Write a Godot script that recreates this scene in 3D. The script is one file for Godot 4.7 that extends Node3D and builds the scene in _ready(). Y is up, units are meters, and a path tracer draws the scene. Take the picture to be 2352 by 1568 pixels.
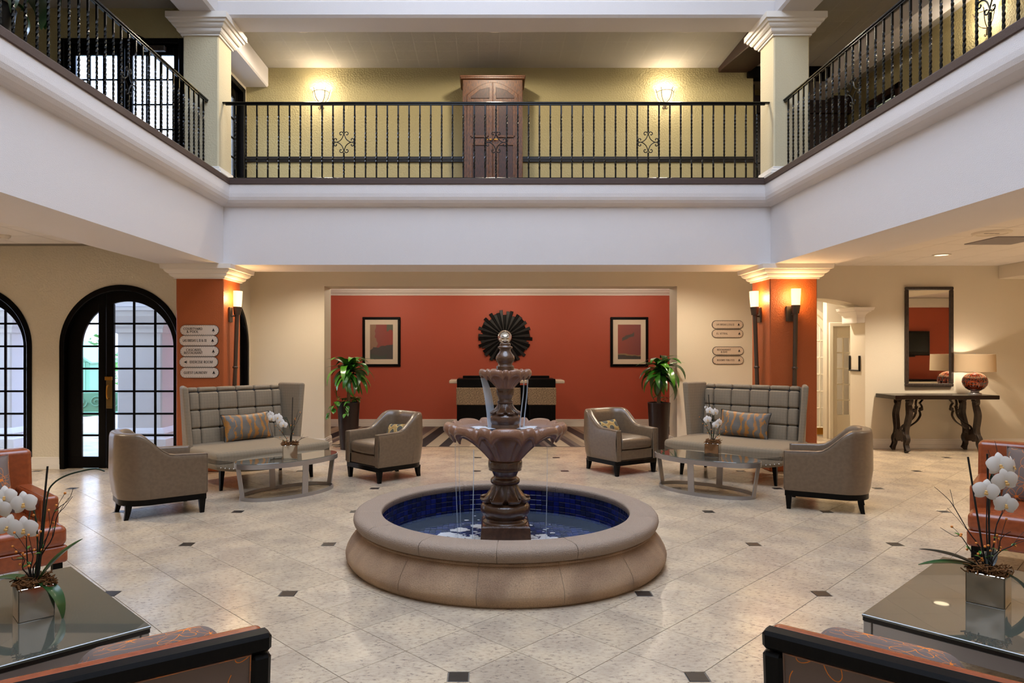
extends Node3D
# Hotel lobby with a tiered stone fountain under a first-floor gallery.
# Points are written V(x, y, d): d is the distance in front of the camera (world z = -d). The eye is 1.55 m above the floor.

const EYE := 1.55
var M := {}
var used := {}
var rng := RandomNumberGenerator.new()


func _ready() -> void:
	rng.seed = 7
	# ---- camera
	var cam := Camera3D.new()
	cam.name = "camera"
	cam.projection = Camera3D.PROJECTION_FRUSTUM
	cam.near = 0.05
	cam.far = 120.0
	cam.size = 0.05 * 1568.0 / 1600.0
	cam.frustum_offset = Vector2(56.0, 22.0) * 0.05 / 1600.0
	cam.position = Vector3(0, EYE, 0)
	add_child(cam)
	cam.current = true
	# ---- sky and exposure
	var env := Environment.new()
	env.background_mode = Environment.BG_SKY
	var sky := Sky.new()
	var sm := ProceduralSkyMaterial.new()
	sm.sky_top_color = Color(0.66, 0.78, 0.98)
	sm.sky_horizon_color = Color(0.93, 0.96, 1.0)
	sm.ground_horizon_color = Color(0.93, 0.95, 0.98)
	sm.ground_bottom_color = Color(0.6, 0.58, 0.55)
	sm.sky_energy_multiplier = 3.2
	sm.ground_energy_multiplier = 1.6
	sm.sun_angle_max = 0.0
	sky.sky_material = sm
	env.sky = sky
	env.tonemap_mode = Environment.TONE_MAPPER_LINEAR
	env.tonemap_exposure = 1.0
	env.sdfgi_enabled = true
	env.ssao_enabled = true
	env.ssil_enabled = true
	var we := WorldEnvironment.new()
	we.name = "environment"
	we.environment = env
	add_child(we)
	# ---- daylight from the laylight in the roof (its frosted panels are built in roof())
	area_light("laylight_glow", V(0.1, 8.45, 3.2), Vector2(5.6, 8.6), Color(0.84, 0.9, 1.0), 76.0, Vector3.DOWN)
	materials()
	shell()
	roof()
	gallery()
	floor_tiles()
	courtyard()
	alcove()
	hall_and_annex()
	doors()
	railings()
	lamps()
	fountain()
	seating()
	foreground()
	plants()
	right_wall()
	signs()


# ------------------------------------------------------------------ naming
func V(x: float, y: float, d: float) -> Vector3:
	return Vector3(x, y, -d)


func numbered(n: String) -> String:
	if not used.has(n):
		used[n] = 0
		return n
	used[n] += 1
	return "%s_%03d" % [n, used[n]]


func put(o: Node3D, called: String, parent: Node) -> void:
	if parent == self:
		o.name = numbered(called)
		add_child(o)
	else:
		o.name = called
		parent.add_child(o, true)


func tag(o: Node, label: String, category: String, group := "") -> Node:
	o.set_meta("label", label)
	o.set_meta("category", category)
	if group != "":
		o.set_meta("group", group)
	return o


func thing(called: String, label: String, category: String, at := Vector3.ZERO, yaw := 0.0, group := "") -> Node3D:
	var o := Node3D.new()
	put(o, called, self)
	o.position = at
	o.rotation.y = yaw
	tag(o, label, category, group)
	return o


func obj(called: String, st, mat: Material, parent: Node = self, xf := Transform3D.IDENTITY) -> MeshInstance3D:
	var o := MeshInstance3D.new()
	o.mesh = st.commit() if st is SurfaceTool else st
	o.material_override = mat
	o.transform = xf
	put(o, called, parent)
	return o


func struct(called: String, st, mat: Material, label := "", category := "") -> MeshInstance3D:
	var o := obj(called, st, mat)
	o.set_meta("kind", "structure")
	if label != "":
		tag(o, label, category)
	return o


func struct_root(called: String, label: String, category: String) -> Node3D:
	var o := thing(called, label, category)
	o.set_meta("kind", "structure")
	return o


func again(o: Node3D, label: String, at: Vector3, yaw: float) -> Node3D:
	var c: Node3D = o.duplicate()
	c.name = numbered(String(o.name).rstrip("0123456789").rstrip("_"))
	add_child(c)
	c.position = at
	c.rotation = Vector3(0, yaw, 0)
	c.set_meta("label", label)
	return c


# ------------------------------------------------------------------ mesh tools (all write their own normals; quads run counter-clockwise seen from outside)
func new_st() -> SurfaceTool:
	var st := SurfaceTool.new()
	st.begin(Mesh.PRIMITIVE_TRIANGLES)
	return st


func vert(st: SurfaceTool, p: Vector3, n: Vector3, uv := Vector2.ZERO) -> void:
	st.set_normal(n)
	st.set_uv(uv)
	st.add_vertex(p)


func tri(st: SurfaceTool, a: Vector3, b: Vector3, c: Vector3) -> void:
	var n := (b - a).cross(c - a).normalized()
	if n == Vector3.ZERO:
		return
	vert(st, a, n)
	vert(st, c, n)
	vert(st, b, n)


func quad(st: SurfaceTool, a: Vector3, b: Vector3, c: Vector3, d: Vector3, uvs := []) -> void:
	var n := (c - a).cross(d - b).normalized()
	if n == Vector3.ZERO:
		return
	var p := [a, b, c, d]
	for i in [0, 2, 1, 0, 3, 2]:
		vert(st, p[i], n, uvs[i] if uvs.size() == 4 else Vector2.ZERO)


func box(st: SurfaceTool, c: Vector3, s: Vector3, bev := 0.0, b := Basis.IDENTITY) -> void:
	var h := s * 0.5
	bev = minf(bev, minf(h.x, minf(h.y, h.z)) * 0.9)
	var ax := [Vector3.RIGHT, Vector3.UP, Vector3.BACK]
	for i in 3:
		var n: Vector3 = ax[i]
		var u: Vector3 = ax[(i + 1) % 3]
		var v: Vector3 = ax[(i + 2) % 3]
		var hu: float = h[(i + 1) % 3]
		var hv: float = h[(i + 2) % 3]
		var hn: float = h[i]
		for sg: float in [-1.0, 1.0]:
			var o := n * hn * sg
			var iu := u * (hu - bev)
			var iv := v * (hv - bev)
			if sg > 0:
				quad(st, c + b * (o - iu - iv), c + b * (o + iu - iv), c + b * (o + iu + iv), c + b * (o - iu + iv))
			else:
				quad(st, c + b * (o - iu + iv), c + b * (o + iu + iv), c + b * (o + iu - iv), c + b * (o - iu - iv))
		if bev > 0.0:
			for su: float in [-1.0, 1.0]:
				for sv: float in [-1.0, 1.0]:
					var a0 := u * su * hu + v * sv * (hv - bev)
					var a1 := u * su * (hu - bev) + v * sv * hv
					var e := n * (hn - bev)
					if su * sv > 0:
						quad(st, c + b * (a0 - e), c + b * (a1 - e), c + b * (a1 + e), c + b * (a0 + e))
					else:
						quad(st, c + b * (a0 + e), c + b * (a1 + e), c + b * (a1 - e), c + b * (a0 - e))
	if bev > 0.0:
		for sx in [-1.0, 1.0]:
			for sy in [-1.0, 1.0]:
				for sz in [-1.0, 1.0]:
					var p1 := c + b * Vector3(sx * h.x, sy * (h.y - bev), sz * (h.z - bev))
					var p2 := c + b * Vector3(sx * (h.x - bev), sy * h.y, sz * (h.z - bev))
					var p3 := c + b * Vector3(sx * (h.x - bev), sy * (h.y - bev), sz * h.z)
					if sx * sy * sz > 0:
						tri(st, p1, p2, p3)
					else:
						tri(st, p1, p3, p2)


func bxd(st: SurfaceTool, x0: float, x1: float, y0: float, y1: float, d0: float, d1: float, bev := 0.0) -> void:
	box(st, V((x0 + x1) / 2, (y0 + y1) / 2, (d0 + d1) / 2), Vector3(absf(x1 - x0), absf(y1 - y0), absf(d1 - d0)), bev)


func slab(x0: float, x1: float, y0: float, y1: float, d0: float, d1: float, bev := 0.0) -> SurfaceTool:
	var st := new_st()
	bxd(st, x0, x1, y0, y1, d0, d1, bev)
	return st


func bar(st: SurfaceTool, a: Vector3, b: Vector3, w: float, t: float, up := Vector3.UP, bev := 0.0) -> void:
	var z := (b - a).normalized()
	if absf(z.dot(up)) > 0.98:
		up = Vector3.BACK if absf(z.z) < 0.9 else Vector3.RIGHT
	var x := up.cross(z).normalized()
	box(st, (a + b) / 2, Vector3(w, t, a.distance_to(b)), bev, Basis(x, z.cross(x), z))


# polygon in local xy, pushed out along z
func prism(st: SurfaceTool, poly: PackedVector2Array, z0: float, z1: float, xf := Transform3D.IDENTITY, bev := 0.0, smooth := false) -> void:
	if Geometry2D.is_polygon_clockwise(poly):
		poly.reverse()
	var n := poly.size()
	var inn := PackedVector2Array()
	var nor := PackedVector2Array()
	for i in n:
		var e0 := (poly[i] - poly[(i + n - 1) % n]).normalized()
		var e1 := (poly[(i + 1) % n] - poly[i]).normalized()
		var m := Vector2(e0.y + e1.y, -e0.x - e1.x).normalized()
		nor.append(m)
		inn.append(poly[i] - m * bev / maxf(0.4, m.dot(Vector2(e1.y, -e1.x))))
	var idx := Geometry2D.triangulate_polygon(inn if bev > 0.0 else poly)
	for k in range(0, idx.size(), 3):
		var q := []
		for j in 3:
			q.append(inn[idx[k + j]] if bev > 0.0 else poly[idx[k + j]])
		if (q[1] - q[0]).cross(q[2] - q[0]) < 0:
			q.reverse()
		tri(st, xf * Vector3(q[0].x, q[0].y, z1), xf * Vector3(q[1].x, q[1].y, z1), xf * Vector3(q[2].x, q[2].y, z1))
		tri(st, xf * Vector3(q[0].x, q[0].y, z0), xf * Vector3(q[2].x, q[2].y, z0), xf * Vector3(q[1].x, q[1].y, z0))
	for i in n:
		var j := (i + 1) % n
		var p := [[poly[i], z0 + bev], [poly[j], z0 + bev], [poly[j], z1 - bev], [poly[i], z1 - bev]]
		var w := []
		for e in p:
			w.append(xf * Vector3(e[0].x, e[0].y, e[1]))
		if smooth:
			var ni := (xf.basis * Vector3(nor[i].x, nor[i].y, 0)).normalized()
			var nj := (xf.basis * Vector3(nor[j].x, nor[j].y, 0)).normalized()
			var nn := [ni, nj, nj, ni]
			for t in [0, 2, 1, 0, 3, 2]:
				vert(st, w[t], nn[t])
		else:
			quad(st, w[0], w[1], w[2], w[3])
		if bev > 0.0:
			var ti := xf * Vector3(inn[i].x, inn[i].y, z1)
			var tj := xf * Vector3(inn[j].x, inn[j].y, z1)
			quad(st, w[3], w[2], tj, ti)
			quad(st, xf * Vector3(inn[i].x, inn[i].y, z0), xf * Vector3(inn[j].x, inn[j].y, z0), w[1], w[0])


# surface from fn(u, v), u and v in 0..1; outside where du x dv points
func surf(st: SurfaceTool, nu: int, nv: int, fn: Callable, wrap := false, flip := false, uvs := Vector2.ONE) -> void:
	var P := []
	for i in nu + 1:
		var row := PackedVector3Array()
		for j in nv + 1:
			row.append(fn.call(float(i) / nu, float(j) / nv))
		P.append(row)
	var N := []
	for i in nu + 1:
		var row := PackedVector3Array()
		for j in nv + 1:
			var ia := i - 1
			var ib := i + 1
			if wrap:
				ia = (i - 1 + nu) % nu
				ib = (i + 1) % nu
			var du: Vector3 = P[mini(ib, nu)][j] - P[maxi(ia, 0)][j]
			var dv: Vector3 = P[i][mini(j + 1, nv)] - P[i][maxi(j - 1, 0)]
			var m := du.cross(dv)
			if m.length() < 1e-12:
				var jj := 1 if j == 0 else nv - 1
				du = P[mini(ib, nu)][jj] - P[maxi(ia, 0)][jj]
				m = du.cross(dv)
			row.append((m.normalized() if m.length() > 1e-14 else Vector3.UP) * (-1.0 if flip else 1.0))
		N.append(row)
	for i in nu:
		for j in nv:
			var q := [[i, j], [i + 1, j], [i + 1, j + 1], [i, j + 1]]
			for t in ([0, 1, 2, 0, 2, 3] if flip else [0, 2, 1, 0, 3, 2]):
				var e: Array = q[t]
				vert(st, P[e[0]][e[1]], N[e[0]][e[1]], Vector2(float(e[0]) / nu, 1.0 - float(e[1]) / nv) * uvs)


# turned profile of (radius, height); a point given twice makes a crease; fn(angle, radius, height) -> Vector2 may reshape it
func lathe(st: SurfaceTool, prof: Array, n: int, c := Vector3.ZERO, fn = null, a0 := 0.0, a1 := TAU) -> void:
	var runs := []
	var cur := [prof[0]]
	for i in range(1, prof.size()):
		if prof[i].is_equal_approx(prof[i - 1]):
			runs.append(cur)
			cur = [prof[i]]
		else:
			cur.append(prof[i])
	runs.append(cur)
	for run in runs:
		var k: int = run.size() - 1
		if k < 1:
			continue
		surf(st, n, k, func(u: float, v: float) -> Vector3:
			var a := a0 + (a1 - a0) * u
			var p: Vector2 = run[roundi(v * k)]
			if fn != null:
				p = fn.call(a, p.x, p.y)
			return c + Vector3(sin(a) * p.x, p.y, cos(a) * p.x), a1 - a0 > 6.28)


func tube(st: SurfaceTool, pts: Array, r, sides := 6, caps := true) -> void:
	var n := pts.size()
	var fr := []
	var t0: Vector3 = (pts[1] - pts[0]).normalized()
	var x := t0.cross(Vector3.UP if absf(t0.y) < 0.9 else Vector3.RIGHT).normalized()
	for i in n:
		var t: Vector3 = (pts[mini(i + 1, n - 1)] - pts[maxi(i - 1, 0)]).normalized()
		x = (x - t * x.dot(t)).normalized()
		fr.append([x, t.cross(x)])
	surf(st, sides, n - 1, func(u: float, v: float) -> Vector3:
		var i := roundi(v * (n - 1))
		var rr: float = r[i] if r is Array else r
		return pts[i] + fr[i][0] * cos(u * TAU) * rr + fr[i][1] * sin(u * TAU) * rr, true)
	if caps:
		for e in [0, n - 1]:
			var rr: float = r[e] if r is Array else r
			if rr < 0.0005:
				continue
			for k in sides:
				var a := TAU * k / sides
				var b := TAU * (k + 1) / sides
				var pa: Vector3 = pts[e] + (fr[e][0] * cos(a) + fr[e][1] * sin(a)) * rr
				var pb: Vector3 = pts[e] + (fr[e][0] * cos(b) + fr[e][1] * sin(b)) * rr
				if e == 0:
					tri(st, pts[e], pb, pa)
				else:
					tri(st, pts[e], pa, pb)


func curve(pts: Array, n: int) -> Array:
	var c := Curve3D.new()
	for i in pts.size():
		var t: Vector3 = (pts[mini(i + 1, pts.size() - 1)] - pts[maxi(i - 1, 0)]) / 6.0
		c.add_point(pts[i], -t, t)
	var out := []
	for i in n + 1:
		var f := float(i) / n * (pts.size() - 1)
		out.append(c.samplef(f))
	return out


# soft block: rounded edges of radius r; fn(p) may reshape it
func soft(st: SurfaceTool, c: Vector3, s: Vector3, r: float, fn = null, k := 4, m := 6, b := Basis.IDENTITY) -> void:
	var h := s * 0.5
	r = minf(r, minf(h.x, minf(h.y, h.z)) * 0.98)
	var inner := h - Vector3(r, r, r)
	var ax := [Vector3.RIGHT, Vector3.UP, Vector3.BACK]
	var co := []
	for i in k + 1:
		co.append([-1.0, -PI / 4 * (1.0 - float(i) / k)])
	for i in range(1, m):
		co.append([-1.0 + 2.0 * i / m, 0.0])
	for i in k + 1:
		co.append([1.0, PI / 4 * float(i) / k])
	var cnt := co.size() - 1
	for i in 3:
		for sg in [-1.0, 1.0]:
			var n: Vector3 = ax[i] * sg
			var u: Vector3 = ax[(i + 1) % 3]
			var v: Vector3 = ax[(i + 2) % 3]
			var iu: float = inner[(i + 1) % 3]
			var iv: float = inner[(i + 2) % 3]
			surf(st, cnt, cnt, func(a: float, e: float) -> Vector3:
				var ca: Array = co[roundi(a * cnt)]
				var ce: Array = co[roundi(e * cnt)]
				var dir := (n + u * tan(ca[1]) + v * tan(ce[1])).normalized()
				var p: Vector3 = n * inner[i] + u * iu * ca[0] + v * iv * ce[0] + dir * r
				if fn != null:
					p = fn.call(p)
				return c + b * p, false, sg < 0)


func arc(cx: float, cy: float, r: float, a0: float, a1: float, n: int) -> PackedVector2Array:
	var out := PackedVector2Array()
	for i in n + 1:
		var a := deg_to_rad(lerpf(a0, a1, float(i) / n))
		out.append(Vector2(cx + cos(a) * r, cy + sin(a) * r))
	return out


func xf(at: Vector3, yaw := 0.0, pitch := 0.0, roll := 0.0) -> Transform3D:
	return Transform3D(Basis.from_euler(Vector3(pitch, yaw, roll)), at)


func area_light(called: String, at: Vector3, size: Vector2, col: Color, energy: float, facing: Vector3) -> void:
	var l := AreaLight3D.new()
	l.name = called
	l.area_size = size
	l.light_color = col
	l.light_energy = energy
	l.shadow_enabled = true
	l.area_range = 30.0
	l.area_attenuation = 2.0
	add_child(l)
	l.look_at_from_position(at, at + facing, Vector3.UP if absf(facing.y) < 0.9 else Vector3.BACK)


func omni(at: Vector3, col: Color, energy: float, size := 0.04, parent: Node = self) -> void:
	var l := OmniLight3D.new()
	l.name = "bulb_light"
	l.light_color = col
	l.light_energy = energy
	l.light_size = size
	l.omni_range = 20.0
	l.omni_attenuation = 2.0
	l.shadow_enabled = true
	parent.add_child(l, true)
	l.position = at


func spot(at: Vector3, dir: Vector3, col: Color, energy: float, angle: float, size := 0.06, soft_edge := 0.7, parent: Node = self) -> void:
	var l := SpotLight3D.new()
	l.name = "spot_light"
	l.light_color = col
	l.light_energy = energy
	l.light_size = size
	l.spot_range = 25.0
	l.spot_attenuation = 2.0
	l.spot_angle = angle
	l.spot_angle_attenuation = soft_edge
	l.shadow_enabled = true
	parent.add_child(l, true)
	l.look_at_from_position(at, at + dir, Vector3.UP if absf(dir.normalized().y) < 0.9 else Vector3.BACK)


# ------------------------------------------------------------------ materials
func ntex(freq: float, oct: int, ramp: Array, size := 512, type := FastNoiseLite.TYPE_SIMPLEX_SMOOTH, sd := 1, gain := 0.5) -> NoiseTexture2D:
	var n := FastNoiseLite.new()
	n.noise_type = type
	n.frequency = freq
	n.fractal_type = FastNoiseLite.FRACTAL_FBM
	n.fractal_gain = gain
	n.fractal_octaves = oct
	n.seed = sd
	n.cellular_return_type = FastNoiseLite.RETURN_DISTANCE
	var t := NoiseTexture2D.new()
	t.width = size
	t.height = size
	t.seamless = true
	t.noise = n
	if ramp.size():
		var g := Gradient.new()
		var off := PackedFloat32Array()
		var col := PackedColorArray()
		for e in ramp:
			off.append(e[0])
			col.append(e[1])
		g.offsets = off
		g.colors = col
		t.color_ramp = g
	return t


func grey(v: float) -> Color:
	return Color(v, v, v)


func mat(key: String, col: Color, rough: float, o := {}) -> StandardMaterial3D:
	var m := StandardMaterial3D.new()
	m.resource_name = key
	m.albedo_color = col
	m.roughness = rough
	m.metallic = o.get("metal", 0.0)
	if o.has("spec"):
		m.metallic_specular = o.spec
	if o.has("tex"):
		m.albedo_texture = o.tex
	if o.has("bump"):
		m.heightmap_enabled = true
		m.heightmap_texture = o.bump
		m.heightmap_scale = o.get("depth", 0.3)
	if o.has("rtex"):
		m.roughness_texture = o.rtex
	if o.has("scale"):
		m.uv1_triplanar = true
		m.uv1_world_triplanar = o.get("world", true)
		m.uv1_scale = o.scale if o.scale is Vector3 else Vector3.ONE * o.scale
	if o.has("coat"):
		m.clearcoat_enabled = true
		m.clearcoat = o.coat
		m.clearcoat_roughness = o.get("coat_rough", 0.1)
	if o.has("sheen"):
		m.rim_enabled = true
		m.rim = o.sheen
		m.rim_tint = 0.5
	if o.has("backlight"):
		m.backlight_enabled = true
		m.backlight = o.backlight
	if o.has("glow"):
		m.emission_enabled = true
		m.emission = o.glow
		m.emission_energy_multiplier = o.get("power", 1.0)
	if o.has("alpha"):
		m.transparency = BaseMaterial3D.TRANSPARENCY_ALPHA
		m.albedo_color.a = o.alpha
	if o.has("detail"):
		m.detail_enabled = true
		m.detail_albedo = o.detail
		m.detail_blend_mode = BaseMaterial3D.BLEND_MODE_MUL
		m.detail_uv_layer = BaseMaterial3D.DETAIL_UV_2
		m.uv2_triplanar = true
		m.uv2_world_triplanar = o.get("world", true)
		m.uv2_scale = Vector3.ONE * o.get("dscale", 0.3)
	M[key] = m
	return m


func materials() -> void:
	var stucco := ntex(0.035, 4, [], 512, FastNoiseLite.TYPE_SIMPLEX_SMOOTH, 3)
	var fine := ntex(0.12, 3, [], 512, FastNoiseLite.TYPE_SIMPLEX_SMOOTH, 5)
	var popcorn := ntex(0.16, 2, [], 512, FastNoiseLite.TYPE_CELLULAR, 8)
	var cloud := ntex(0.012, 4, [[0.2, grey(0.86)], [0.8, grey(1.0)]], 512, FastNoiseLite.TYPE_SIMPLEX_SMOOTH, 9)
	var speck := ntex(0.09, 4, [[0.0, grey(0.55)], [0.34, grey(0.8)], [0.46, grey(0.97)], [1.0, grey(1.0)]], 1024, FastNoiseLite.TYPE_SIMPLEX_SMOOTH, 12)
	var trav := ntex(0.022, 6, [[0.0, Color(0.50, 0.465, 0.455)], [0.225, Color(0.64, 0.60, 0.575)], [0.30, Color(0.82, 0.77, 0.70)], [0.44, Color(0.86, 0.81, 0.735)], [0.6, Color(0.88, 0.835, 0.76)], [1.0, Color(0.91, 0.87, 0.80)]], 1024, FastNoiseLite.TYPE_SIMPLEX_SMOOTH, 21, 0.74)
	var travcloud := ntex(0.008, 4, [[0.25, Color(0.90, 0.885, 0.87)], [0.5, Color(0.96, 0.945, 0.92)], [0.75, Color(1.0, 0.98, 0.94)]], 512, FastNoiseLite.TYPE_SIMPLEX_SMOOTH, 22)
	var grain := ntex(0.03, 5, [[0.2, grey(0.45)], [0.5, grey(0.8)], [0.8, grey(1.0)]], 512, FastNoiseLite.TYPE_SIMPLEX_SMOOTH, 31)
	mat("cream", Color(0.84, 0.80, 0.72), 0.85, {"bump": stucco, "depth": 0.42, "scale": 1.5})
	mat("cream_smooth", Color(0.84, 0.795, 0.715), 0.85, {"bump": fine, "depth": 0.12, "scale": 1.5})
	mat("fascia", Color(0.83, 0.805, 0.795), 0.8, {"bump": fine, "depth": 0.15, "scale": 2.0})
	mat("trim", Color(0.90, 0.87, 0.83), 0.5, {"bump": fine, "depth": 0.05, "scale": 2.0})
	mat("popcorn", Color(0.83, 0.80, 0.74), 0.95, {"bump": popcorn, "depth": 1.3, "scale": 3.2, "tex": ntex(0.16, 2, [[0.0, grey(0.84)], [0.4, grey(1.0)]], 512, FastNoiseLite.TYPE_CELLULAR, 8)})
	mat("ceiling_panel", Color(0.92, 0.885, 0.85), 0.9, {"tex": speck, "scale": 2.0})
	mat("olive", Color(0.69, 0.645, 0.475), 0.8, {"bump": stucco, "depth": 0.5, "scale": 1.5})
	mat("column_olive", Color(0.80, 0.75, 0.62), 0.8, {"bump": stucco, "depth": 0.25, "scale": 1.8})
	mat("orange_column", Color(0.635, 0.31, 0.125), 0.5, {"bump": stucco, "depth": 0.22, "scale": 2.4})
	mat("orange_wall", Color(0.725, 0.33, 0.235), 0.55, {"bump": fine, "depth": 0.12, "scale": 1.5})
	mat("cap_brown", Color(0.30, 0.22, 0.19), 0.6, {"bump": fine, "depth": 0.2, "scale": 3.0, "tex": speck})
	mat("gallery_carpet", Color(0.62, 0.53, 0.43), 0.95, {"tex": speck, "scale": 3.0})
	mat("grout", Color(0.46, 0.43, 0.39), 0.9)
	for k in 4:
		var tint: Color = [Color(0.94, 0.925, 0.91), Color(0.875, 0.855, 0.835), Color(0.955, 0.935, 0.90), Color(0.905, 0.885, 0.865)][k]
		var tm := mat("travertine%d" % k, tint, 0.24, {"tex": trav, "scale": Vector3(0.8, 0.9, 1.5), "bump": trav, "depth": 0.05, "detail": travcloud, "dscale": 0.5, "spec": 0.55})
		tm.uv1_offset = Vector3(0.37 * k, 0, 0.21 * k)
	mat("inset", Color(0.17, 0.15, 0.14), 0.35, {"tex": cloud, "scale": 3.0})
	mat("black_wood", Color(0.036, 0.024, 0.022), 0.36, {"tex": grain, "scale": Vector3(6, 0.7, 6), "spec": 0.27})
	mat("dark_brown", Color(0.085, 0.05, 0.035), 0.4, {"tex": grain, "scale": Vector3(6, 0.7, 6), "world": false})
	mat("table_wood", Color(0.24, 0.175, 0.125), 0.5, {"tex": grain, "scale": Vector3(5, 1.0, 5), "world": false})
	mat("beam_wood", Color(0.24, 0.12, 0.065), 0.5, {"tex": grain, "scale": Vector3(5, 5, 0.6)})
	mat("armoire_wood", Color(0.45, 0.265, 0.115), 0.45, {"tex": grain, "scale": Vector3(7, 0.8, 7)})
	mat("armoire_panel", Color(0.29, 0.14, 0.08), 0.5, {"tex": grain, "scale": Vector3(7, 0.8, 7)})
	mat("red_door", Color(0.17, 0.035, 0.025), 0.35, {"tex": grain, "scale": Vector3(5, 0.8, 5)})
	mat("iron", Color(0.008, 0.008, 0.009), 0.25, {"spec": 0.42})
	mat("iron_grey", Color(0.30, 0.26, 0.20), 0.4, {"metal": 0.6})
	mat("bronze", Color(0.34, 0.27, 0.20), 0.36, {"metal": 0.4})
	mat("brass", Color(0.80, 0.58, 0.26), 0.3, {"metal": 1.0})
	mat("brass_plate", Color(0.46, 0.37, 0.22), 0.4, {"metal": 0.7})
	mat("chrome", Color(0.92, 0.90, 0.86), 0.04, {"metal": 1.0})
	mat("mercury", Color(0.80, 0.76, 0.70), 0.09, {"metal": 1.0, "bump": ntex(0.01, 2, [], 256), "depth": 0.12, "scale": 2.5, "world": false})
	mat("aluminium", Color(0.68, 0.67, 0.67), 0.36, {"metal": 0.85})
	mat("nail", Color(0.85, 0.83, 0.80), 0.2, {"metal": 1.0})
	mat("pane", Color(0.95, 0.98, 1.0), 0.02, {"alpha": 0.06})
	mat("smoked_glass", Color(0.33, 0.335, 0.30), 0.03, {"coat": 1.0, "coat_rough": 0.01, "spec": 0.7})
	mat("mirror", Color(0.93, 0.93, 0.92), 0.01, {"metal": 1.0})
	mat("picture_glass", Color(1, 1, 1), 0.02, {"alpha": 0.05})
	mat("mirror_frame", Color(0.27, 0.215, 0.18), 0.45, {"tex": grain, "scale": Vector3(6, 0.8, 6)})
	mat("white_paint", Color(0.93, 0.89, 0.80), 0.4)
	mat("sign_plate", Color(0.79, 0.71, 0.63), 0.5)
	mat("sign_ink", Color(0.05, 0.03, 0.04), 0.5)
	mat("shade_glow", Color(1.0, 0.95, 0.85), 0.4, {"glow": Color(1.0, 0.88, 0.66), "power": 1.5})
	mat("torch_glow", Color(1.0, 0.95, 0.85), 0.4, {"glow": Color(1.0, 0.86, 0.62), "power": 1.6})
	mat("lens_glow", Color(1.0, 0.97, 0.9), 0.4, {"glow": Color(1.0, 0.92, 0.76), "power": 2.2})
	mat("laylight", Color(0.9, 0.93, 1.0), 0.5, {"glow": Color(0.8, 0.89, 1.0), "power": 1.0})
	mat("linen", Color(0.76, 0.68, 0.56), 0.85, {"backlight": Color(0.5, 0.42, 0.3)})
	mat("vent_grey", Color(0.50, 0.47, 0.47), 0.7)
	mat("plastic_white", Color(0.82, 0.78, 0.72), 0.5)
	mat("screen", Color(0.03, 0.07, 0.09), 0.12)
	mat("black_plastic", Color(0.015, 0.015, 0.017), 0.3)
	# upholstery
	var hide := ntex(0.02, 4, [[0.2, grey(0.92)], [0.7, grey(1.0)]], 512, FastNoiseLite.TYPE_SIMPLEX_SMOOTH, 41)
	var pores := ntex(0.14, 3, [], 512, FastNoiseLite.TYPE_CELLULAR, 42)
	mat("leather", Color(0.44, 0.365, 0.285), 0.3, {"tex": hide, "bump": pores, "depth": 0.015, "scale": 2.2, "world": false, "spec": 0.55})
	mat("orange_leather", Color(0.58, 0.275, 0.125), 0.26, {"tex": hide, "bump": pores, "depth": 0.012, "scale": 2.2, "world": false, "spec": 0.6})
	var wv := Image.create(64, 64, false, Image.FORMAT_RGB8)
	for y in 64:
		for x in 64:
			var s := 0.9 + 0.1 * sin(x * TAU / 4.0) * sin(y * TAU / 4.0)
			if x % 16 == 0 or y % 16 == 0:
				s -= 0.12
			s += rng.randf_range(-0.07, 0.07)
			wv.set_pixel(x, y, grey(clampf(s, 0, 1)))
	mat("weave", Color(0.59, 0.52, 0.42), 0.85, {"tex": ImageTexture.create_from_image(wv), "scale": 7.0, "world": false, "sheen": 0.3})
	mat("seam", Color(0.13, 0.115, 0.10), 0.9)
	M["zebra"] = mat("zebra", Color.WHITE, 0.5, {"tex": zebra_print(), "sheen": 0.3})
	mat("ovals", Color.WHITE, 0.75, {"tex": oval_print()})
	mat("vine", Color.WHITE, 0.85, {"tex": vine_print()})
	mat("carpet", Color.WHITE, 0.95, {"tex": stripe_print()})
	mat("art_one", Color.WHITE, 0.7, {"tex": art_print(0)})
	mat("art_two", Color.WHITE, 0.7, {"tex": art_print(1)})
	mat("mat_board", Color(0.90, 0.84, 0.74), 0.8)
	mat("scale_panel", Color(0.72, 0.62, 0.50), 0.5, {"tex": ntex(0.045, 2, [[0.0, grey(0.2)], [0.35, grey(0.75)], [1.0, grey(1.0)]], 256, FastNoiseLite.TYPE_CELLULAR, 51), "scale": Vector3(3.2, 6.0, 4.0), "bump": ntex(0.045, 2, [], 256, FastNoiseLite.TYPE_CELLULAR, 51), "depth": 0.5})
	mat("counter", Color(0.86, 0.79, 0.71), 0.3)
	# stone and water
	mat("cantera", Color(0.82, 0.695, 0.565), 0.8, {"tex": speck, "bump": ntex(0.08, 4, [], 512, FastNoiseLite.TYPE_SIMPLEX_SMOOTH, 61), "depth": 0.5, "scale": Vector3(1.2, 8.0, 1.2), "detail": ntex(0.01, 3, [[0.25, Color(0.79, 0.75, 0.73)], [0.5, Color(0.92, 0.9, 0.88)], [0.75, Color(1.0, 0.97, 0.93)]], 256, FastNoiseLite.TYPE_SIMPLEX_SMOOTH, 62), "dscale": 0.9})
	mat("cantera_top", Color(0.645, 0.56, 0.485), 0.75, {"tex": speck, "bump": ntex(0.08, 4, [], 512, FastNoiseLite.TYPE_SIMPLEX_SMOOTH, 63), "depth": 0.4, "scale": 2.2})
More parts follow.
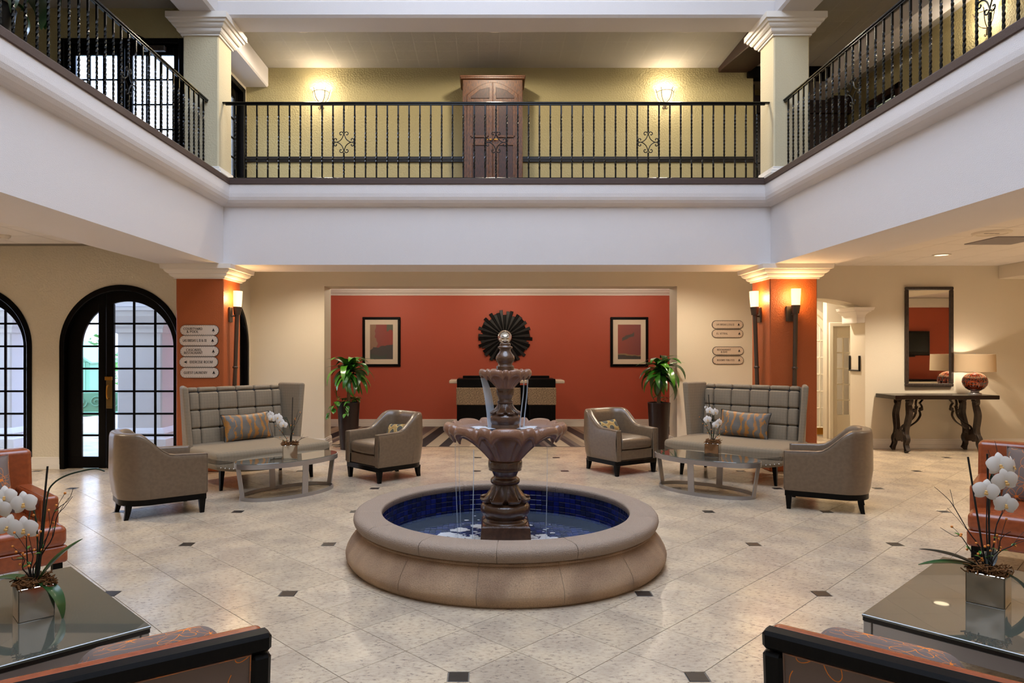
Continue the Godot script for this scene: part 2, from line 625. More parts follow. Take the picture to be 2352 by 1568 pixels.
	mat("wet_stone", Color(0.38, 0.26, 0.175), 0.22, {"tex": cloud, "bump": ntex(0.06, 4, [], 512, FastNoiseLite.TYPE_SIMPLEX_SMOOTH, 64), "depth": 0.1, "scale": 3.0, "spec": 0.6, "coat": 0.3})
	mat("bowl_stone", Color(0.56, 0.39, 0.29), 0.3, {"tex": speck, "bump": ntex(0.06, 4, [], 512, FastNoiseLite.TYPE_SIMPLEX_SMOOTH, 65), "depth": 0.14, "scale": 3.0, "spec": 0.55, "coat": 0.25})
	for k in 3:
		mat("blue_tile%d" % k, [Color(0.03, 0.06, 0.29), Color(0.045, 0.085, 0.36), Color(0.02, 0.04, 0.21)][k], 0.12, {"spec": 0.6})
	mat("mortar_tan", Color(0.74, 0.64, 0.54), 0.9)
	mat("pool_bed", Color(0.10, 0.10, 0.10), 0.8)
	mat("pool_water", Color(0.75, 0.85, 1.0), 0.04, {"alpha": 0.08, "bump": ntex(0.02, 3, [], 512, FastNoiseLite.TYPE_SIMPLEX_SMOOTH, 66), "depth": 0.35, "scale": 1.6, "spec": 0.16})
	mat("foam", Color(0.93, 0.96, 1.0), 0.5, {"bump": fine, "depth": 0.5, "scale": 4.0})
	mat("stream", Color(0.88, 0.94, 1.0), 0.3, {"alpha": 0.42})
	mat("stream_faint", Color(0.88, 0.94, 1.0), 0.3, {"alpha": 0.2})
	# plants
	for k in 3:
		mat("leaf%d" % k, [Color(0.16, 0.38, 0.09), Color(0.28, 0.52, 0.12), Color(0.09, 0.24, 0.07)][k], 0.3, {"backlight": Color(0.12, 0.25, 0.04), "spec": 0.6})
	mat("orchid_leaf", Color(0.13, 0.29, 0.11), 0.28, {"backlight": Color(0.08, 0.2, 0.04), "spec": 0.6})
	mat("orchid_leaf_dark", Color(0.025, 0.07, 0.03), 0.3)
	mat("petal", Color(0.93, 0.90, 0.86), 0.5, {"backlight": Color(0.5, 0.48, 0.45)})
	mat("lip", Color(0.86, 0.68, 0.40), 0.5)
	mat("twig", Color(0.10, 0.065, 0.045), 0.7)
	mat("stake", Color(0.02, 0.02, 0.02), 0.5)
	mat("stem_green", Color(0.08, 0.16, 0.06), 0.5)
	mat("bud", Color(0.85, 0.50, 0.16), 0.5)
	mat("moss", Color(0.44, 0.28, 0.12), 0.95)
	mat("soil", Color(0.16, 0.11, 0.07), 0.95)
	mat("trunk", Color(0.50, 0.38, 0.24), 0.8, {"tex": ntex(0.05, 3, [[0.2, grey(0.5)], [0.6, grey(1.0)]], 256), "scale": Vector3(3, 12, 3), "world": false})
	mat("planter", Color(0.12, 0.06, 0.045), 0.3, {"spec": 0.45})
	mat("amber", Color(0.62, 0.24, 0.06), 0.12, {"coat": 1.0, "tex": ntex(0.02, 4, [[0.25, Color(0.12, 0.08, 0.07)], [0.55, Color(0.8, 0.7, 0.6)], [0.8, Color(1.0, 1.0, 1.0)]], 256), "scale": 6.0, "world": false})
	mat("slate_speck", Color(0.36, 0.25, 0.17), 0.25, {"tex": ntex(0.2, 3, [[0.0, Color(0.9, 0.7, 0.4)], [0.3, Color(0.35, 0.25, 0.18)], [0.6, Color(0.2, 0.15, 0.12)]], 512), "scale": 2.0})
	# outdoors
	mat("pavement", Color(0.80, 0.77, 0.73), 0.8, {"tex": cloud, "scale": 0.8})
	mat("pier_stone", Color(0.74, 0.73, 0.74), 0.85, {"tex": speck, "scale": 1.5})
	mat("pale_wall", Color(0.86, 0.84, 0.82), 0.9)
	mat("booth_green", Color(0.34, 0.54, 0.42), 0.6)
	mat("booth_roof", Color(0.42, 0.60, 0.48), 0.6)
	mat("garden_green", Color(0.32, 0.52, 0.38), 0.5)


func zebra_print() -> ImageTexture:
	var n := FastNoiseLite.new()
	n.seed = 4
	n.frequency = 0.02
	var im := Image.create(384, 192, false, Image.FORMAT_RGB8)
	for y in 192:
		for x in 384:
			var w := n.get_noise_2d(x * 0.8, y * 0.55) * 1.5
			var s := sin((x / 384.0) * TAU * 7.0 + w * 2.2)
			var e := n.get_noise_2d(x * 5.0 + 900.0, y * 0.8) * 0.55 + n.get_noise_2d(x * 0.9, y * 0.5 + 500.0) * 0.7
			var t := smoothstep(0.36, 0.56, s + e)
			var c := Color(0.41, 0.38, 0.335).lerp(Color(0.66, 0.43, 0.15), t)
			var sh := 0.93 + 0.1 * n.get_noise_2d(x * 0.3, y * 14.0)
			im.set_pixel(x, y, Color(c.r * sh, c.g * sh, c.b * sh))
	return ImageTexture.create_from_image(im)


func oval_print() -> ImageTexture:
	var im := Image.create(256, 192, false, Image.FORMAT_RGB8)
	for y in 192:
		for x in 256:
			var c := Color(0.62, 0.49, 0.27)
			for k in [[40, 120], [128, 130], [214, 80], [80, 20], [176, 10], [250, 190], [0, 20]]:
				var d := Vector2((x - k[0]) / 38.0, (y - k[1]) / 50.0).length()
				if d < 1.0:
					c = Color(0.33, 0.32, 0.28) if d < 0.78 else Color(0.72, 0.62, 0.38)
			im.set_pixel(x, y, c)
	return ImageTexture.create_from_image(im)


func draw_line(im: Image, pts: Array, w: float, col: Color) -> void:
	var s := im.get_width()
	var t := im.get_height()
	for i in pts.size() - 1:
		var a: Vector2 = pts[i]
		var b: Vector2 = pts[i + 1]
		var k := int(a.distance_to(b) / maxf(0.6, w * 0.4)) + 1
		for j in k:
			var p := a.lerp(b, float(j) / k)
			for dy in range(-ceili(w), ceili(w) + 1):
				for dx in range(-ceili(w), ceili(w) + 1):
					if dx * dx + dy * dy <= w * w:
						im.set_pixel(posmod(int(p.x) + dx, s), posmod(int(p.y) + dy, t), col)


# taupe cloth with a looping orange line and scribbled flower centres
func vine_print() -> ImageTexture:
	var im := Image.create(768, 768, false, Image.FORMAT_RGB8)
	for y in 768:
		for x in 768:
			var s := 0.95 + 0.09 * float((x * 7 + y * 13) % 11) / 11.0
			im.set_pixel(x, y, Color(0.44 * s, 0.375 * s, 0.34 * s))
	var r := RandomNumberGenerator.new()
	r.seed = 11
	var col := Color(0.90, 0.50, 0.15)
	for k in 7:
		var c := Vector2(r.randf() * 768, r.randf() * 768)
		for j in 5:
			var a := TAU * j / 5.0 + r.randf_range(-0.3, 0.3)
			var len := r.randf_range(110, 170)
			var pts := []
			for i in 31:
				var t := i / 30.0
				var out := sin(t * PI) * len
				var sw := a + (t - 0.5) * r.randf_range(1.05, 1.1)
				pts.append(c + Vector2(cos(sw), sin(sw)) * out)
			draw_line(im, pts, 1.7, col)
		var sc := []
		for i in 50:
			sc.append(c + Vector2(r.randf_range(-24, 24), r.randf_range(-20, 20)))
		draw_line(im, sc, 1.1, col)
	for k in 7:
		var p := Vector2(r.randf() * 768, r.randf() * 768)
		var d := r.randf() * TAU
		var pts := []
		for i in 60:
			pts.append(p)
			d += sin(i * 0.17 + k) * 0.12
			p += Vector2(cos(d), sin(d)) * 10.0
		draw_line(im, pts, 1.7, col)
	return ImageTexture.create_from_image(im)


func stripe_print() -> ImageTexture:
	var im := Image.create(768, 8, false, Image.FORMAT_RGB8)
	var cols := [Color(0.55, 0.49, 0.42), Color(0.12, 0.09, 0.10), Color(0.66, 0.60, 0.52), Color(0.27, 0.215, 0.21), Color(0.60, 0.55, 0.48), Color(0.40, 0.35, 0.33)]
	var r := RandomNumberGenerator.new()
	r.seed = 5
	var x := 0
	var k := 0
	while x < 768:
		var w := r.randi_range(5, 20)
		im.fill_rect(Rect2i(x, 0, w, 8), cols[k % 6])
		k += r.randi_range(1, 3)
		x += w
	return ImageTexture.create_from_image(im)


# quiet abstract colour fields
func art_print(which: int) -> ImageTexture:
	var n := FastNoiseLite.new()
	n.seed = 30 + which
	n.frequency = 0.03
	var im := Image.create(96, 144, false, Image.FORMAT_RGB8)
	for y in 144:
		for x in 96:
			var u := x / 96.0
			var v := y / 144.0
			var w := n.get_noise_2d(x, y) * 0.12
			var c: Color
			if which == 0:
				c = Color(0.55, 0.22, 0.20).lerp(Color(0.62, 0.16, 0.06), u + w)
				if u < 0.22 + w + v * 0.1: c = Color(0.58, 0.42, 0.30)
				if v > 0.70 - 0.14 * u + w * 0.6: c = Color(0.20, 0.17, 0.16)
				if v > 0.88 + w and u < 0.7: c = Color(0.14, 0.22, 0.17)
				if u > 0.72 and v < 0.16 + w: c = Color(0.34, 0.33, 0.22)
			else:
				c = Color(0.60, 0.20, 0.09).lerp(Color(0.48, 0.13, 0.14), u + w)
				if absf(v - (0.33 - (u - 0.5) * 0.3)) < 0.05 + w * 0.3 and u > 0.18 and u < 0.7: c = Color(0.25, 0.21, 0.17)
				if v > 0.86 + u * 0.06 + w * 0.3: c = Color(0.13, 0.11, 0.07)
				elif v > 0.82 + u * 0.06 + w * 0.3: c = Color(0.55, 0.42, 0.22)
			im.set_pixel(x, y, c)
	return ImageTexture.create_from_image(im)


# ------------------------------------------------------------------ the building
const SIDE := Basis(Vector3(0, 0, -1), Vector3(0, 1, 0), Vector3(1, 0, 0))   # local x runs away from the camera, local z runs right


# wall outline from x0 to x1 with openings that reach its foot; an opening is [left, right, spring, kind], kind 0 flat, 1 round, 2 shallow
func wall_outline(x0: float, x1: float, y0: float, y1: float, holes: Array) -> PackedVector2Array:
	var p := PackedVector2Array([Vector2(x0, y0)])
	for h in holes:
		p.append(Vector2(h[0], y0))
		var c: float = (h[0] + h[1]) / 2
		var r: float = (h[1] - h[0]) / 2
		if h[3] == 1:
			p.append_array(arc(c, h[2], r, 180, 0, 40))
		elif h[3] == 2:
			for i in 25:
				var t := -1.0 + i / 12.0
				p.append(Vector2(c + r * t, h[2] + 0.155 * (1.0 - t * t)))
		else:
			p.append(Vector2(h[0], h[2]))
			p.append(Vector2(h[1], h[2]))
		p.append(Vector2(h[1], y0))
	p.append_array(PackedVector2Array([Vector2(x1, y0), Vector2(x1, y1), Vector2(x0, y1)]))
	return p


func front_wall(called: String, m: Material, label: String, x0: float, x1: float, y0: float, y1: float, d: float, thick: float, holes := []) -> void:
	var st := new_st()
	prism(st, wall_outline(x0, x1, y0, y1, holes), -d - thick, -d)
	struct(called, st, m, label, "wall")


func side_wall(called: String, m: Material, label: String, d0: float, d1: float, y0: float, y1: float, x0: float, x1: float, holes := []) -> void:
	var st := new_st()
	prism(st, wall_outline(d0, d1, y0, y1, holes), x0, x1, Transform3D(SIDE, Vector3.ZERO))
	struct(called, st, m, label, "wall")


func baseboard(called: String, label: String, a: Vector3, b: Vector3, out: Vector3, h := 0.16) -> void:
	var st := new_st()
	for e in [[0.0, h * 0.42, 0.026], [h * 0.42, h * 0.86, 0.019], [h * 0.86, h, 0.013]]:
		var mid: Vector3 = Vector3.UP * (e[0] + e[1]) / 2 + out * e[2] / 2
		bar(st, a + mid, b + mid, e[2], e[1] - e[0], Vector3.UP, 0.003)
	struct(called, st, M.trim, label, "baseboard")


func square_sweep(st: SurfaceTool, cx: float, cd: float, half: float, prof: Array) -> void:
	for k in prof.size() - 1:
		var a: float = half + prof[k].x
		var b: float = half + prof[k + 1].x
		var ya: float = prof[k].y
		var yb: float = prof[k + 1].y
		for s in 4:
			var r := Basis(Vector3.UP, s * PI / 2)
			var o := V(cx, 0, cd)
			quad(st, o + r * Vector3(-a, ya, a), o + r * Vector3(a, ya, a), o + r * Vector3(b, yb, b), o + r * Vector3(-b, yb, b))


func shell() -> void:
	front_wall("wall_back", M.cream_smooth, "cream plaster back wall with wide square opening to the red alcove", -3.77, 13.0, 0.0, 3.3, 11.07, 0.46, [[-2.595, 3.01, 2.581, 0], [4.4, 6.0, 2.235, 2]])
	front_wall("wall_left", M.cream, "cream textured wall with two dark arched french doors", -12.0, -3.9, 0.0, 3.3, 9.15, 0.3, [[-7.6, -5.988, 1.61, 1], [-5.616, -4.004, 1.61, 1]])
	side_wall("wall_left_return", M.cream, "cream wall return holding the arched door behind the left column", 9.45, 11.07, 0.0, 3.3, -4.07, -3.77, [[9.47, 10.95, 1.61, 1]])
	front_wall("wall_upper_left", M.olive, "olive wall of the left gallery round the glazed double doors", -12.0, -3.9, 3.3, 6.2, 9.15, 0.3, [[-5.64, -3.98, 5.66, 0]])
	side_wall("wall_upper_left_return", M.cream, "olive wall return with glazed door at gallery's far left corner", 9.45, 11.07, 3.3, 6.2, -4.14, -3.84, [[9.5, 11.0, 5.68, 0]])
	front_wall("wall_upper_back", M.olive, "olive plaster wall behind the far gallery railing", -3.84, 4.22, 3.3, 6.2, 11.07, 0.3)
	side_wall("wall_upper_right", M.olive, "olive wall of the right gallery beyond its railing", -5.0, 12.2, 3.3, 6.2, 6.2, 6.5, [[10.5, 11.35, 5.55, 0]])
	side_wall("wall_upper_right_return", M.olive, "short olive return at the end of the upper back wall", 11.37, 12.2, 3.3, 6.2, 3.9, 4.22)
	front_wall("wall_upper_end", M.olive, "dim end wall of the right gallery round dark red doors", 4.22, 6.2, 3.3, 6.2, 12.0, 0.2)
	front_wall("wall_rear", M.cream_smooth, "cream wall behind the viewpoint", -12.0, 13.0, 0.0, 8.8, -5.3, 0.3)
	side_wall("wall_far_left", M.cream_smooth, "outer cream wall far to the left", -5.3, 9.45, 0.0, 6.2, -12.3, -12.0)
	side_wall("wall_far_right", M.cream_smooth, "outer cream wall far to the right", -5.3, 11.5, 0.0, 6.2, 13.0, 13.3)
	# footings
	baseboard("baseboard_left", "white baseboard between the two arched doors", V(-5.99, 0, 9.15), V(-5.61, 0, 9.15), Vector3.BACK)
	baseboard("baseboard_back", "white baseboard left of the alcove opening", V(-3.77, 0, 11.07), V(-2.57, 0, 11.07), Vector3.BACK)
	baseboard("baseboard_back", "white baseboard right of the alcove opening", V(2.985, 0, 11.07), V(4.4, 0, 11.07), Vector3.BACK)
	baseboard("baseboard_right", "white baseboard under the console table wall", V(6.0, 0, 11.07), V(13.0, 0, 11.07), Vector3.BACK)
	baseboard("baseboard_back", "white baseboard on the opening's left jamb", V(-2.595, 0, 11.05), V(-2.595, 0, 11.53), Vector3.RIGHT)
	baseboard("baseboard_back", "white baseboard on the opening's right jamb", V(3.01, 0, 11.53), V(3.01, 0, 11.05), Vector3.LEFT)
	# columns of the ground floor carry the gallery, thinner ones stand on it
	for s in 2:
		var cx: float = [-3.70, 3.932][s]
		var where: String = ["left", "right"][s]
		var c := struct_root("column", "square orange column with white capital at the %s of the alcove" % where, "column")
		obj("shaft", slab(cx - 0.304, cx + 0.304, 0, 2.6, 8.95, 9.558, 0.012), M.orange_column, c)
		var st := new_st()
		square_sweep(st, cx, 9.254, 0.304, [Vector2(0, 2.478), Vector2(0.022, 2.478), Vector2(0.022, 2.5), Vector2(0.036, 2.5), Vector2(0.055, 2.512), Vector2(0.064, 2.53), Vector2(0.064, 2.542), Vector2(0.078, 2.546), Vector2(0.1, 2.562), Vector2(0.112, 2.585), Vector2(0.112, 2.595), Vector2(0.142, 2.6), Vector2(0.15, 2.657), Vector2(-0.3, 2.657)])
		obj("capital", st, M.trim, c)
		var ux: float = [-3.732, 3.955][s]
		var u := struct_root("column", "pale square gallery column standing above the %s orange column" % where, "column")
		obj("shaft", slab(ux - 0.231, ux + 0.231, 3.74, 5.8, 9.06, 9.522, 0.015), M.column_olive, u)
		st = new_st()
		square_sweep(st, ux, 9.291, 0.231, [Vector2(0, 5.645), Vector2(0.02, 5.645), Vector2(0.02, 5.67), Vector2(0.036, 5.672), Vector2(0.055, 5.69), Vector2(0.062, 5.715), Vector2(0.062, 5.73), Vector2(0.082, 5.733), Vector2(0.1, 5.752), Vector2(0.108, 5.78), Vector2(0.13, 5.785), Vector2(0.138, 5.815), Vector2(0.16, 5.82), Vector2(0.16, 5.895), Vector2(-0.2, 5.895)])
		obj("capital", st, M.trim, u)
		st = new_st()
		square_sweep(st, ux, 9.291, 0.231, [Vector2(0.07, 3.74), Vector2(0.07, 3.86), Vector2(0.05, 3.88), Vector2(0.042, 3.905), Vector2(0.02, 3.92), Vector2(0.014, 3.95), Vector2(-0.02, 3.96)])
		obj("base", st, M.trim, u)
	# ceilings under the gallery: lay-in panels where the photograph looks up at them
	for s in 2:
		var c := struct_root("ceiling", ["white panelled ceiling under the left gallery", "white panelled ceiling under the right gallery"][s], "ceiling")
		if s == 0:
			obj("backing", slab(-12.0, -4.1, 2.93, 2.97, -5.0, 9.15), M.grout, c)
			obj("plaster_field", slab(-12.0, -4.1, 2.905, 2.93, -5.0, 4.6), M.ceiling_panel, c)
		else:
			obj("backing", slab(4.35, 13.0, 2.93, 2.97, -5.0, 11.07), M.grout, c)
			obj("plaster_field", slab(4.35, 13.0, 2.905, 2.93, -5.0, 4.63), M.ceiling_panel, c)
			obj("plaster_field", slab(8.43, 13.0, 2.905, 2.93, 4.63, 11.07), M.ceiling_panel, c)
		var bm := BoxMesh.new()
		bm.size = Vector3(0.594, 0.02, 0.594)
		for i in 8:
			for j in 11:
				var x: float = [-9.6 + 0.6 * i + 0.9, 4.23 + 0.6 * i][s]
				var d: float = [4.9, 4.93][s] + 0.6 * j
				if (s == 0 and d > 9.0) or x > 8.2:
					continue
				if s == 0:
					x = -4.4 - 0.6 * i
				obj("ceiling_panel", bm, M.ceiling_panel, c, Transform3D(Basis.IDENTITY, V(x, 2.916, d)))
	struct("ceiling", slab(-4.0, 4.3, 2.91, 2.97, 9.6, 11.07), M.ceiling_panel, "white ceiling strip behind the far gallery beam", "ceiling")
	struct("beam", slab(8.115, 8.9, 2.69, 2.91, 4.0, 11.07, 0.01), M.cream_smooth, "low cream ceiling drop at the far right corner", "beam")
	# ceilings of the gallery
	struct("ceiling", slab(-12.0, -3.7, 6.05, 6.2, -5.0, 9.15), M.popcorn, "rough plaster ceiling over the left gallery", "ceiling")
	struct("ceiling", slab(-3.9, 4.2, 6.05, 6.2, 9.3, 11.07), M.popcorn, "rough plaster ceiling over the far gallery", "ceiling")
	struct("ceiling", slab(3.9, 5.066, 6.05, 6.2, -5.0, 12.0), M.popcorn, "inner sheet of rough ceiling over the right gallery", "ceiling")
	struct("ceiling", slab(5.074, 6.2, 6.05, 6.2, -5.0, 12.0), M.popcorn, "outer sheet of rough ceiling over the right gallery", "ceiling")
	struct("beam", slab(5.41, 5.78, 5.82, 6.05, -5.0, 12.0, 0.01), M.fascia, "pale beam under the right gallery's ceiling", "beam")


func roof() -> void:
	struct("beam", slab(-3.963, 4.186, 5.895, 6.12, 9.06, 9.522, 0.03), M.fascia, "white beam across the far gallery columns", "beam")
	struct("beam", slab(-3.963, -3.501, 5.895, 6.12, -5.0, 9.06, 0.03), M.fascia, "white beam along the left gallery", "beam")
	struct("beam", slab(3.724, 4.186, 5.895, 6.12, -5.0, 9.06, 0.03), M.fascia, "white beam along the right gallery", "beam")
	struct("beam", slab(-3.86, -3.48, 5.735, 6.05, 9.5, 11.07, 0.02), M.fascia, "short white beam from left gallery column to the olive wall", "beam")
	struct("wall_upper_back", slab(-3.963, 4.186, 6.12, 8.6, 9.12, 9.4), M.cream_smooth, "plaster wall over the far gallery beam", "wall")
	struct("wall_upper_left", slab(-3.9, -3.56, 6.12, 8.6, -5.0, 9.12), M.cream_smooth, "plaster wall over the left gallery beam", "wall")
	struct("wall_upper_right", slab(3.79, 4.1, 6.12, 8.6, -5.0, 9.12), M.cream_smooth, "plaster wall over the right gallery beam", "wall")
	struct("ceiling", slab(-4.0, 4.2, 8.62, 8.9, -5.3, 9.4), M.fascia, "flat white roof over the lobby", "ceiling")
	# frosted roof light: the lobby's daylight
	var r := thing("roof_light", "frosted glass roof light over the fountain lobby", "skylight")
	r.set_meta("kind", "structure")
	for i in 4:
		for j in 5:
			obj("pane", slab(-2.7 + 1.4 * i + 0.03, -1.3 + 1.4 * i - 0.03, 8.54, 8.56, -1.1 + 1.72 * j + 0.03, 0.62 + 1.72 * j - 0.03), M.laylight, r)
	for i in 5:
		obj("bar", slab(-2.73 + 1.4 * i, -2.67 + 1.4 * i, 8.5, 8.62, -1.1, 7.5), M.trim, r)
	for j in 6:
		obj("bar", slab(-2.7, 2.9, 8.51, 8.61, -1.13 + 1.72 * j, -1.07 + 1.72 * j), M.trim, r)


func run_points(run: int, o: float, y: float) -> Array:
	var xl := -3.395 + o
	var xr := 3.636 - o
	var db := 8.95 - o
	if run == 0:
		return [V(xl, y, -5.0), V(xl, y, db)]
	if run == 1:
		return [V(xl, y, db), V(xr, y, db)]
	return [V(xr, y, db), V(xr, y, -5.0)]


func run_sweep(run: int, prof: Array) -> SurfaceTool:
	var st := new_st()
	for k in prof.size() - 1:
		var a := run_points(run, prof[k].x, prof[k].y)
		var b := run_points(run, prof[k + 1].x, prof[k + 1].y)
		quad(st, a[0], a[1], b[1], b[0])
	return st


func gallery() -> void:
	var where := ["left", "far", "right"]
	for run in 3:
		struct("wall_gallery_%s" % ["left", "back", "right"][run], run_sweep(run, [Vector2(-0.79, 2.97), Vector2(-0.79, 2.658), Vector2(0, 2.658), Vector2(0, 3.4), Vector2(0.018, 3.403), Vector2(0.045, 3.414), Vector2(0.078, 3.436), Vector2(0.102, 3.468), Vector2(0.115, 3.505), Vector2(0.12, 3.55), Vector2(0.12, 3.67), Vector2(-0.79, 3.67)]), M.fascia, "white gallery front and beam on the %s side" % where[run], "wall")
		struct("trim_%d" % (run + 1), run_sweep(run, [Vector2(0.06, 3.661), Vector2(0.128, 3.661), Vector2(0.134, 3.668), Vector2(0.134, 3.728), Vector2(0.126, 3.738), Vector2(-0.6, 3.738)]), M.cap_brown, "brown capping along the %s gallery edge" % where[run], "trim")
	struct("floor_gallery", slab(-12.0, -3.8, 2.97, 3.73, -5.0, 9.15), M.gallery_carpet, "carpeted floor of the left gallery", "floor")
	struct("floor_gallery", slab(-4.0, 6.2, 2.97, 3.73, 9.4, 12.0), M.gallery_carpet, "carpeted floor of the far gallery", "floor")
	struct("floor_gallery", slab(4.05, 6.2, 2.97, 3.73, -5.0, 9.4), M.gallery_carpet, "carpeted floor of the right gallery", "floor")
	var st := new_st()
	bxd(st, -3.84, 4.22, 4.545, 4.635, 11.04, 11.07, 0.008)
	bxd(st, -3.84, 4.22, 4.575, 4.605, 11.03, 11.05, 0.006)
	struct("trim_4", st, M.dark_brown, "dark chair rail along the olive gallery wall", "trim")
	# timber of the gallery's right corner
	var p := PackedVector2Array([Vector2(9.45, 6.05), Vector2(9.45, 5.78), Vector2(10.9, 5.96), Vector2(11.06, 5.97), Vector2(11.06, 6.05)])
	st = new_st()
	prism(st, p, 3.66, 4.16, Transform3D(SIDE, Vector3.ZERO), 0.012)
	struct("beam", st, M.beam_wood, "brown timber beam running back to the olive wall", "beam")
	struct("beam", slab(4.12, 5.75, 5.88, 6.05, 11.0, 11.2, 0.01), M.black_wood, "dark timber header across the right gallery's far end", "beam")
	var d := thing("double_door", "dark red panelled doors at the right gallery's far end", "door")
	d.set_meta("kind", "structure")
	obj("frame", slab(4.22, 4.34, 3.73, 5.88, 11.3, 11.45, 0.01), M.red_door, d)
	obj("frame", slab(4.34, 6.2, 5.6, 5.9, 11.85, 12.0, 0.01), M.red_door, d)
	for k in 2:
		var x := 4.3 + 0.93 * k
		obj("leaf", slab(x, x + 0.92, 3.73, 5.6, 11.9, 11.97, 0.008), M.red_door, d)
		for j in 2:
			var f := new_st()
			bxd(f, x + 0.14, x + 0.78, 3.9 + 0.85 * j, 4.62 + 0.85 * j, 11.88, 11.9, 0.012)
			obj("door_panel", f, M.red_door, d)
	var e := thing("side_door", "dark doorway with timber frame in the right gallery wall", "door")
	e.set_meta("kind", "structure")
	obj("leaf", slab(6.32, 6.36, 3.73, 5.5, 10.55, 11.3), M.black_wood, e)
	for b in [[10.46, 10.56, 3.73, 5.6], [11.29, 11.39, 3.73, 5.6], [10.46, 11.39, 5.5, 5.6]]:
		obj("frame", slab(6.17, 6.3, b[2], b[3], b[0], b[1], 0.01), M.beam_wood, e)


func floor_tiles() -> void:
	var f := struct_root("floor", "polished travertine floor laid diagonally with small dark insets", "floor")
	obj("floor_bed", slab(-12.3, 13.3, -0.2, -0.0045, -5.3, 15.0), M.grout, f)
	# lattice: corners every 0.2844 m, an inset at every fourth
	var q := 0.2844
	var ox := -1.277
	var od := 4.456
	var meshes := []
	for corner in 5:   # 0 none, 1..4 the corner that an inset cuts: right, far, left, near
		var st := new_st()
		var p := PackedVector2Array()
		var r := q - 0.0022
		for k in 4:
			var c: Vector2 = [Vector2(r, 0), Vector2(0, r), Vector2(-r, 0), Vector2(0, -r)][k]
			if corner == k + 1:
				var n := c.normalized()
				var e := 0.0505
				var s := Vector2(-n.y, n.x)
				p.append(c - n * e - s * e)
				p.append(c - n * e + s * e)
			else:
				p.append(c)
		prism(st, p, -0.012, 0.0, Transform3D(Basis(Vector3.RIGHT, Vector3(0, 0, -1), Vector3.UP), Vector3.ZERO), 0.0008)
		meshes.append(st.commit())
	var far := []
	var near := []
	for i in range(-44, 54):
		for j in range(-36, 40):
			if posmod(i + j, 2) == 0:
				continue
			var x := ox + i * q
			var d := od + j * q
			if x < -12.2 or x > 13.2 or d < -5.2 or d > 14.8 or (d > 11.3 and d < 14.4 and x > -4.2 and x < 4.4):
				continue
			var c := 0
			for k in 4:
				var n: Array = [[1, 0], [0, 1], [-1, 0], [0, -1]][k]
				if posmod(i + n[0], 4) == 0 and posmod(j + n[1], 4) == 0:
					c = k + 1
			var here := [x, d, c, absi(i * 7 + j * 13 + i * j) % 4]
			if d > 3.1 and x > -0.7 * d - 0.25 and x < 0.77 * d + 0.25 and Vector2(x - 0.135, d - 5.354).length() > 1.05:
				near.append(here)
			else:
				far.append(here)
	near.sort_custom(func(a, b): return a[1] < b[1])
	for n in near.size():
		var e: Array = near[n]
		if n < 292:
			obj("tile", meshes[e[2]], M["travertine%d" % e[3]], f, Transform3D(Basis.IDENTITY, V(e[0], 0, e[1])))
		else:
			far.append(e)
	for k in 4:
		var st := new_st()
		for e in far:
			if e[3] == k:
				st.append_from(meshes[e[2]], 0, Transform3D(Basis.IDENTITY, V(e[0], 0, e[1])))
		var o := obj("floor_tiles", st, M["travertine%d" % k], f)
		o.set_meta("kind", "stuff")
	var ins := slab(-0.0465, 0.0465, -0.012, 0.0, -0.0465, 0.0465, 0.0015).commit()
	for i in range(-11, 13):
		for j in range(-8, 10):
			var x := ox + i * q * 4
			var d := od + j * q * 4
			if d > 11.0 or d < -5.0 or x < -12 or x > 13 or Vector2(x - 0.135, d - 5.354).length() < 1.1:
				continue
			obj("inset", ins, M.inset, f, Transform3D(Basis.IDENTITY, V(x, 0, d)))


# ------------------------------------------------------------------ outside the left doors
func pier(cx: float, cd: float, half: float, h: float, label: String) -> void:
	var p := thing("stone_pier", label, "pillar")
	p.set_meta("kind", "structure")
	var st := new_st()
	bxd(st, cx - half, cx + half, 0.0, h, cd - half, cd + half, 0.02)
	obj("shaft", st, M.pier_stone, p)
	st = new_st()
	square_sweep(st, cx, cd, half, [Vector2(0.12, -0.05), Vector2(0.12, 0.14), Vector2(0.09, 0.16), Vector2(0.07, 0.2), Vector2(0.08, 0.23), Vector2(0.05, 0.27), Vector2(0.02, 0.3), Vector2(-0.02, 0.32)])
	obj("base", st, M.pier_stone, p)
	st = new_st()
	square_sweep(st, cx, cd, half, [Vector2(0.0, h - 0.42), Vector2(0.03, h - 0.4), Vector2(0.03, h - 0.34), Vector2(0.06, h - 0.3), Vector2(0.06, h - 0.24), Vector2(0.12, h - 0.14), Vector2(0.12, h - 0.06), Vector2(0.15, h - 0.05), Vector2(0.15, h), Vector2(-0.2, h)])
	obj("capital", st, M.pier_stone, p)


